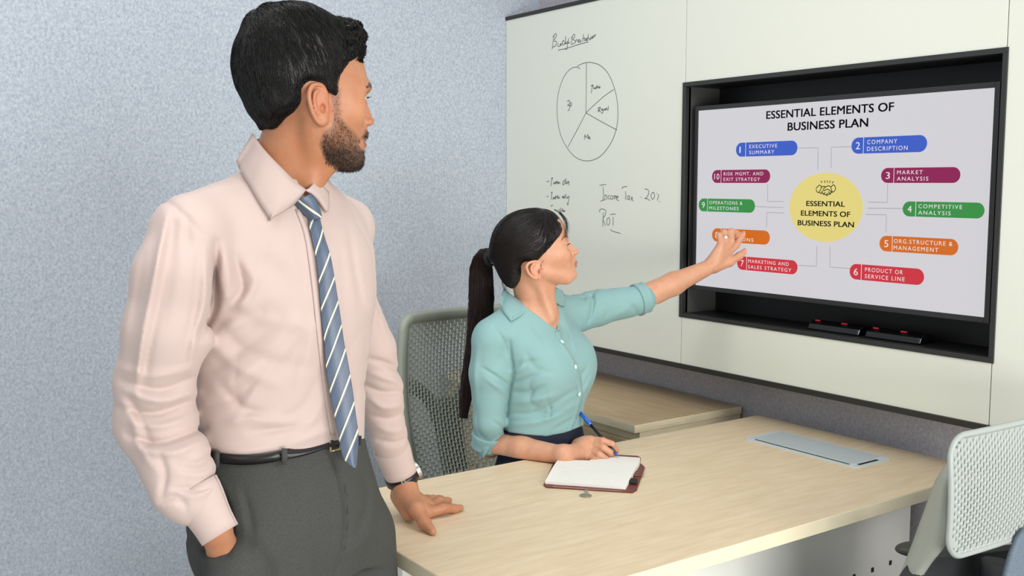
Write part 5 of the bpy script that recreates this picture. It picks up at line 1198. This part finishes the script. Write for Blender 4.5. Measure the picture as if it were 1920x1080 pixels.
# hidden core, legs
cw = Sh(); cw.u(stack(shrink(wstack, .014), LW, FW), 0)
shR = Q(920, 640, 2.42); shL = Q(1080, 588, 2.62)
cw.u(cone(shR, Q(915, 740, 2.43), .027, .028), .02); cw.u(cone(Q(917, 740, 2.42), eR, .033, .031), .01); cw.u(cone(shL, eL, .032, .030), .02); cw.u(cone(shR, shL, .025, .025), .02)
pel = Q(1018, 850, 2.50); pel[2] = .56
cw.u(ell(pel, (.15, .13, .09)), .03)
for sg in (-1, 1):
    hp_ = pel+LW*sg*.085+[0, 0, -.01]; kn = hp_+FW*.36+LW*sg*.02+[0, 0, -.02]; an = kn+[0, 0, -.42]-FW*.04; an[2] = .09
    cw.u(cone(hp_, kn, .066, .05), .02); cw.u(cone(kn, an, .048, .034), .01)
VC, FC = polygonize(cw, np.array([-.25, 1.9, .03]), np.array([.50, 2.85, 1.22]), .009, smooth=1)
VW, FWf = join([(VWh, FWh), (VA, FA), (VB, FB), (VC, FC)])
colw = body_color(VW, hw, (208, 158, 128), dict(spots=[(1058, 478, 14, .035, (208, 138, 110), .25), (1084, 470, 7, 0, (216, 140, 112), .35), (1000, 500, 18, .066, (222, 150, 126), .5)], lips=(1075, 487, 502, .021), lipcol=(178, 104, 92)))
br = [[hw.P(1067, 447, sg*.010), hw.P(1063.5, 443.5, sg*.022), hw.P(1055, 444, sg*.035), hw.P(1046, 450, sg*.045)] for sg in (-1, 1)]
bww = brow_mask(VWh, hw, [(.006, 446, 1.6), (.014, 443.5, 2.2), (.026, 441.5, 2.0), (.038, 443, 1.5), (.048, 449, .8)], 1035); k_ = np.clip(bww*1.3, 0, 1)[:, None]*.8
colw[:len(VWh)] = colw[:len(VWh)]*(1-k_)+np.array(lin((60, 42, 34)))*k_
npmesh('body', VW, FWf, skin_m, wom, colw)
make_eye(hw, 1052.5, 459, .030, wom, iris=(62, 44, 32), r=.0118)
Ls = []
for sg in (-1, 1):
    for t in np.linspace(-.9, .9, 22):
        c0 = hw.P(1052.5, 459, sg*.030)+hw.l*(.012*t)+hw.f*(.0132*math.sqrt(max(0.05, 1-(t*.9)**2)))+np.array([0, 0, .0038*(1-t*t)]); Ls.append([c0, c0+hw.f*.003+[0, 0, .0002], c0+hw.f*.005+[0, 0, .0018]])
V5, F5 = strands(np.array(Ls), .00032, .00015); npmesh('eyelashes', V5, F5, hair_m, wom)
kbw = np.flatnonzero(bww > .5); V4, F4 = grow(VWh[kbw], vnorm(VWh, FWh)[kbw], lambda P: np.tile(-hw.f*.9+np.array([0, 0, .1]), (len(P), 1)), 350, .006, m=3, lift=.0004, jit=.15, seed=6, r0=.0004, r1=.00015, out=.2)
npmesh('eyebrows', V4, F4, hair_m, wom)
# ---------------------------------------------------------------- hair
ho = [(1058, 440), (1050, 452), (1040, 466), (1030, 476), (1022, 484), (1014, 488), (1000, 487), (990, 491), (985, 500), (984, 512), (976, 528), (962, 545), (950, 541), (940, 527), (933, 508), (928, 495), (921, 490), (915, 480), (922, 462), (928, 440), (938, 420), (955, 404), (975, 394), (1000, 389), (1022, 388), (1040, 391), (1052, 400), (1060, 414), (1062, 428)]
HW = poly2d([hw.q(*p) for p in smoothline(ho+ho[:1], 3)])
hh = Sh()
def hair_w(P):
    u, l, z = hw.loc(P); e = ell(hw.P(985, 463, 0), (.105, .078, .108), hw.R())(P)
    return smax(HW(u+5*l*l, z)+.002, e, .014)
hh.u(hair_w, 0)
c = hw.P(990, 465, 0); VH, FH = polygonize(hh, c-[.12, .12, .13], c+[.12, .12, .12], .0024, smooth=1); NH = vnorm(VH, FH)
tiep = hw.P(921, 484, 0); earp = hw.P(1004, 496, 0)
def flow_w(P):
    u, l, z = hw.loc(P); x = 1002+u*hw.s; y = 505-z*hw.s; d = tiep-P; d /= np.linalg.norm(d, axis=1, keepdims=True)+1e-6
    w_ = sstep(x, 1000, 1025)[:, None]; a = np.array([-.15, 0, -1.])*1.0+hw.f*.25*(y < 440)[:, None]-hw.f*.75*(y > 450)[:, None]
    return d*(1-w_)+a*w_
V1, F1 = grow(VH, NH, flow_w, 5200, .055, m=8, lift=.0012, jit=.05, seed=12, r0=.0007, r1=.00025, surf=hh)
V2, F2 = grow(VH, NH, flow_w, 300, .045, m=6, lift=.002, jit=.15, seed=13, r0=.0003, r1=.0001, surf=hh)
# loose strands at the forehead, ear and nape
ls = []
rs = np.random.RandomState(3)
for pts, n, l0, sp in (([(1038, 393), (1050, 400), (1058, 416), (1060, 434), (1057, 446)], 9, -.015, 1.8), ([(1046, 398), (1058, 412), (1060, 430), (1053, 448), (1040, 468)], 30, -.03, 3.0), ([(1014, 484), (1009, 494), (1006, 505), (1004, 520)], 5, -.071, 1.2), ([(940, 520), (944, 536), (955, 548)], 14, -.03, 5)):
    for _ in range(n):
        j = rs.normal(size=2)*sp; dl = rs.normal()*.006; p = smoothline([(a+j[0]*(.3+.25*i), b+j[1]*.5) for i, (a, b) in enumerate(pts)], 4); p = p[np.linspace(0, len(p)-1, 9).astype(int)]
        ls.append([hw.P(a, b, l0+dl) for a, b in p])
V3, F3 = strands(np.array(ls), .00028, .00012)
Vx, Fx = join([(VH, FH), (V1, F1), (V2, F2), (V3, F3)]); npmesh('hair', Vx, Fx, hair2_m, wom)
# ponytail: solid lock plus strands
pc = smoothline([(928, 480, 2.52, 11), (916, 478, 2.535, 12), (906, 484, 2.555, 16), (902, 505, 2.575, 21), (903, 550, 2.59, 23), (900, 600, 2.595, 22), (891, 650, 2.595, 17), (881, 700, 2.59, 14), (873, 745, 2.585, 11.5), (869, 783, 2.58, 7)], 6)
pcc = []; pcr = []
for x, y, D, r in pc:
    pcc.append(Q(x, y, D)); pcr.append(r*D/1930*.93)
pcc = np.array(pcc); tg = np.gradient(pcc, axis=0); tg /= np.linalg.norm(tg, axis=1, keepdims=True); rows = []
for c_, t_, R_ in zip(pcc, tg, pcr):
    s2 = np.array([0, 1., 0])-t_*t_[1]; s2 /= np.linalg.norm(s2); s1 = np.cross(t_, s2); rows.append([c_+s1*math.cos(a)*R_+s2*math.sin(a)*R_*.7 for a in np.linspace(0, 6.2832, 25)[:-1]])
rows = np.array(rows); a, b, _ = rows.shape; i, j = np.meshgrid(np.arange(a-1), np.arange(b), indexing='ij'); Fp = np.stack([i*b+j, i*b+(j+1) % b, (i+1)*b+(j+1) % b, (i+1)*b+j], -1).reshape(-1, 4)
ns_ = 1500; th_ = rs.rand(ns_)*6.283; rr = .75+.32*rs.rand(ns_); ctr = rows.mean(1)
idx = np.linspace(0, a-1, 16).astype(int); e_ = rs.normal(size=(ns_, 16, 3))*.0009; drift = np.cumsum(rs.normal(size=(ns_, 16))*.03, 1)
ang = (th_[:, None]+drift) % 6.283; fi = ang/6.283*b; i0 = fi.astype(int) % b; i1 = (i0+1) % b; fr_ = (fi-np.floor(fi))[..., None]
S_ = rows[idx][None, :, :, :].repeat(1, 0)[0]; pos = S_[np.arange(16)[None], i0]*(1-fr_)+S_[np.arange(16)[None], i1]*fr_
sp = pos-ctr[idx][None]; Pst = ctr[idx][None]+sp*rr[:, None, None]*1.03+e_; V6, F6 = strands(Pst, .0007, .0003)
Vx, Fx = join([(rows.reshape(-1, 3), Fp), (V6, F6)]); npmesh('ponytail', Vx, Fx, mat('hair_brown', (46, 32, 28), .36, spec=.5), wom)
ring_band(Q(921, 484, 2.53), Q(908, 487, 2.555)-Q(930, 481, 2.52), .016, .016, .014, .004, 'hair_tie', mat('hair_tie', (16, 16, 18), .7), wom)
# earring
ec = hw.P(1015, 515, -.0755); MB().lathe([(.0004, -.002), (.0019, -.001), (.0019, .001), (.0004, .002)], V2W(ec), 10).build('earring', gold, wom, smooth=True)
# ---------------------------------------------------------------- shirt
aqua = mat('shirt_aqua', (134, 172, 172), .75, spec=.2, sheen=.15, bump=(900, .05, .0003, (1, 1, 1)))
sw = Sh(); sw.u(stack(wstack, LW, FW), 0)
sw.u(cone(Q(985, 583, 2.48), Q(922, 628, 2.42), .038, .042), .02); sw.u(cone(Q(1030, 575, 2.54), Q(1082, 586, 2.61), .034, .042), .02)
for sg in (-.45, .55): sw.u(ell(Q(1012, 684, 2.50)+FW*.058+LW*sg*.125, (.046, .046, .056)), .06)
sw.u(cone(Q(920, 645, 2.42), Q(918, 700, 2.42), .0455, .0475), .02); sw.u(cone(Q(918, 700, 2.42), Q(917, 790, 2.43), .0475, .0385), .015); sw.u(cone(Q(917, 790, 2.43), Q(917, 826, 2.45), .0385, .0365), .01)
sw.u(cone(Q(1085, 588, 2.615), Q(1120, 577, 2.64), .046, .047), .02); sw.u(cone(Q(1120, 577, 2.64), Q(1203, 562, 2.675), .047, .0385), .01)
for p, a, wd in [([(955, 640), (958, 670), (962, 700), (956, 730), (950, 780)], -.008, 3.5), ([(925, 610), (945, 640), (953, 670)], -.004, 3), ([(905, 690), (930, 705), (952, 722)], -.006, 3), ([(910, 710), (935, 728), (950, 740)], .004, 4), ([(960, 690), (985, 680), (1012, 676)], -.004, 5), ([(958, 700), (975, 690), (985, 672)], .005, 4), ([(958, 735), (990, 735), (1020, 725)], -.006, 5), ([(960, 755), (1000, 752), (1040, 742)], .005, 6), ([(955, 775), (1000, 775), (1030, 762), (1060, 742), (1085, 728)], -.006, 5), ([(965, 795), (1010, 790), (1050, 775), (1090, 752)], .005, 6), ([(1040, 805), (1065, 790), (1092, 775)], -.005, 4), ([(1060, 815), (1080, 803), (1095, 795)], .004, 4),
                 ([(985, 660), (1005, 690), (1040, 700)], -.003, 6), ([(958, 720), (980, 712), (1010, 700)], -.005, 3.5), ([(1000, 770), (1030, 778), (1060, 770)], -.004, 4), ([(955, 790), (980, 788), (1010, 782)], -.004, 3.5), ([(1025, 745), (1032, 770), (1028, 800)], -.003, 3), ([(1085, 733), (1090, 705), (1100, 690)], -.005, 4), ([(1092, 742), (1102, 722), (1110, 705)], .004, 4), ([(1036, 565), (1046, 600), (1068, 640), (1080, 668)], -.005, 4), ([(1055, 580), (1068, 620), (1078, 665)], .005, 5), ([(1100, 552), (1112, 560), (1108, 590), (1102, 605)], -.007, 3.5), ([(1095, 545), (1102, 560), (1100, 580)], .004, 4), ([(1120, 560), (1140, 580), (1130, 600)], -.003, 5), ([(1150, 595), (1175, 580), (1190, 560)], .003, 6), ([(1160, 560), (1185, 575), (1195, 590)], -.003, 5), ([(895, 650), (890, 700), (893, 760)], .003, 5), ([(925, 790), (940, 800), (948, 812)], -.004, 3), ([(1000, 625), (1030, 650), (1050, 690)], .003, 8)]: sw.d(fold(smoothline(p, 4), a, wd))
sw.d(vnoise(30, .0010, (1, 1, .6), 31)); sw.d(crumple(24, .0032, (1, 1, .6), 37))
vneck = [(945, 535), (958, 549), (976, 566), (992, 580), (1012, 594), (1030, 608), (1044, 619), (1043, 600), (1039, 580), (1037, 566), (1043, 545), (1040, 520), (980, 500)]
VP_ = poly2d(vneck, h=.5, pad=12)
def vcut(P):
    x, y = pix(P); return VP_(x, y)/780.+np.where(P[:, 1] > 2.52, .05, 0)*1
sw.s(vcut, .002)
sw.s(cone(Q(1005, 560, 2.50), Q(1000, 530, 2.50), .046, .05), .003)
wl_px = [(880, 800), (945, 806), (985, 812), (1025, 815), (1060, 808), (1098, 793), (1130, 790)]; wx_, wy_ = zip(*wl_px)
sw.i(lambda P: np.where(pix(P)[0] > 946, (pix(P)[1]-np.interp(pix(P)[0], wx_, wy_)-3)/780., -1), 0)
VS, FS = polygonize(sw, np.array([-.16, 2.26, .72]), np.array([.38, 2.80, 1.20]), .0028, smooth=1, nb=5); VS, FS = keep_big(VS, FS)
npmesh('shirt', VS, FS, aqua, wom)
leaf([(946, 538, 2.50), (950, 545, 2.475), (962, 555, 2.455), (976, 566, 2.445), (991, 579, 2.44)], [(939, 556), (939, 574), (946, 588), (958, 602), (958, 602), (975, 592)], 'collar', wom, aqua, sw, rows=6, stand=.006, off=.005)
leaf([(1040, 538, 2.50), (1038, 550, 2.485), (1041, 562, 2.475), (1044, 568, 2.47)], [(1054, 545), (1060, 560), (1058, 575), (1058, 575), (1050, 572)], 'collar', wom, aqua, sw, rows=5, stand=.004, off=.004)
cuff(Q(917, 812, 2.445), Q(913, 838, 2.455), .0385, .0375, 'sleeve_cuff', wom, m=aqua, th=.004, fl_=1)
cuff(Q(1193, 563, 2.67), Q(1210, 557.5, 2.68), .0400, .0385, 'sleeve_cuff', wom, m=aqua, th=.005, fl_=1)
tabp = [Q(895, 828, 2.425), Q(930, 822, 2.412), Q(945, 812, 2.42), Q(905, 860, 2.42)]
sheet([[Q(893, 826, 2.425), Q(915, 830, 2.412), Q(943, 812, 2.415)], [Q(899, 845, 2.423), Q(912, 843, 2.41), Q(925, 829, 2.41)], [Q(904, 861, 2.42), Q(906, 859, 2.412), Q(909, 854, 2.41)]], 'sleeve_tab', aqua, wom, .003)
btn = mat('button_aqua', (196, 228, 224), .3); 
bp_ = [(1053.5, 641), (1078.5, 688), (1085.5, 739)]
for x, y in bp_:
    p = hit(sw, [(x, y)], off=.002)[0]; n_ = grad(sw, p[None])[0]; o = MB().tube([V2W(p), V2W(p+n_*.0022)], .0055, 16).build('button', btn, wom, bevel=.0006)
plw = smoothline([(1045, 619), (1054, 645), (1068, 668), (1079, 690), (1086, 720), (1087, 745), (1080, 775), (1070, 800), (1066, 808)], 5); P0 = hit(sw, plw+[-6, 2], off=-.0004); P1 = hit(sw, plw+[5, -1], off=-.0004); sheet([P0, (P0+P1)/2+[0, -.001, 0], P1], 'placket', aqua, wom, .0016)
# ---------------------------------------------------------------- trousers and shoes
navy = mat('trouser_navy', (38, 42, 58), .85, spec=.2, bump=(700, .1, .0004, (1, 1, 1)))
tw = Sh(); tw.u(stack([st(1018, 780, 2.50, .106, .082, .080), st(1018, 830, 2.50, .120, .096, .092), st(1018, 880, 2.50, .145, .115, .11), st(1018, 940, 2.50, .165, .13, .12), st(1018, 985, 2.50, .165, .12, .12)], LW, FW), 0)
for sg in (-1, 1):
    hp_ = pel+LW*sg*.09+[0, 0, 0]; kn = hp_+FW*.37+LW*sg*.02+[0, 0, -.02]; an = kn+[0, 0, -.42]-FW*.04; an[2] = .10
    tw.u(cone(hp_, kn, .078, .062), .03); tw.u(cone(kn, an, .060, .045), .01)
    ft = an-[0, 0, .06]; s_ = Sh(); s_.u(cone([ft[0], ft[1], .04], np.array([ft[0], ft[1], .028])+FW*.15, .032, .024), 0); s_.u(cone([ft[0], ft[1], .04], [ft[0], ft[1], .09], .03, .034), .02); s_.i(lambda P: .003-P[:, 2], .003)
    V_, F_ = polygonize(s_, np.array([ft[0]-.1, ft[1]-.22, -.01]), np.array([ft[0]+.24, ft[1]+.1, .15]), .005); npmesh('shoe', V_, F_, leather_b, wom)
tw.i(lambda P: (np.interp(pix(P)[0], wx_, wy_)-6-pix(P)[1])/780., .002)
VT, FT = polygonize(tw, np.array([-.26, 1.86, .05]), np.array([.52, 2.86, .92]), .005, smooth=1, nb=5); VT, FT = keep_big(VT, FT); npmesh('trousers', VT, FT, navy, wom)
# finger ring
rc = kR_*.55+Q(1358, 436, 2.79)*.45; rax = Q(1358, 436, 2.79)-kR_; rax /= np.linalg.norm(rax)
ring_band(rc, rax, .0098, .0098, .003, .001, 'finger_ring', gold, wom, n=20, side=(0, 1, 0)); rq = rc-np.array([0, 1, 0])*.0108; MB().tube([V2W(rq+[0, .001, 0]), V2W(rq-[0, .0035, 0])], .0042, 10).build('ring_stone', mat('pearl', (240, 236, 222), .15), wom, bevel=.001)
# ---------------------------------------------------------------- pen in her hand
pen = tag(empty('pen', tuple(V2W(Q(1125, 812, 2.41)))), 'blue capped black ballpoint pen held in the writing hand', 'pen')
pa = V2W(Q(1087, 773, 2.475)); pb_ = V2W(fz(1159, 855, .0105)); pdir = pb_-pa
def seg(name, t0, t1, r0, r1, m): return part(name, MB().tube([pa+pdir*t0, pa+pdir*(t0*.5+t1*.5), pa+pdir*t1], [r0, max(r0, r1), r1], 12), m, pen, smooth=True)
blue = mat('pen_blue', (28, 104, 214), .3, coat=.3)
seg('cap', 0, .30, .0045, .0050, blue); part('clip', MB().tube([pa+pdir*.02+np.array([-.004, -.004, 0]), pa+pdir*.24+np.array([-.0045, -.0045, 0])], .0014, 6), blue, pen)
seg('barrel', .29, .93, .0038, .0036, mat('pen_black', (24, 24, 26), .3)); seg('tip', .93, 1.0, .0032, .0010, mat('pen_tip', (60, 90, 180), .3))
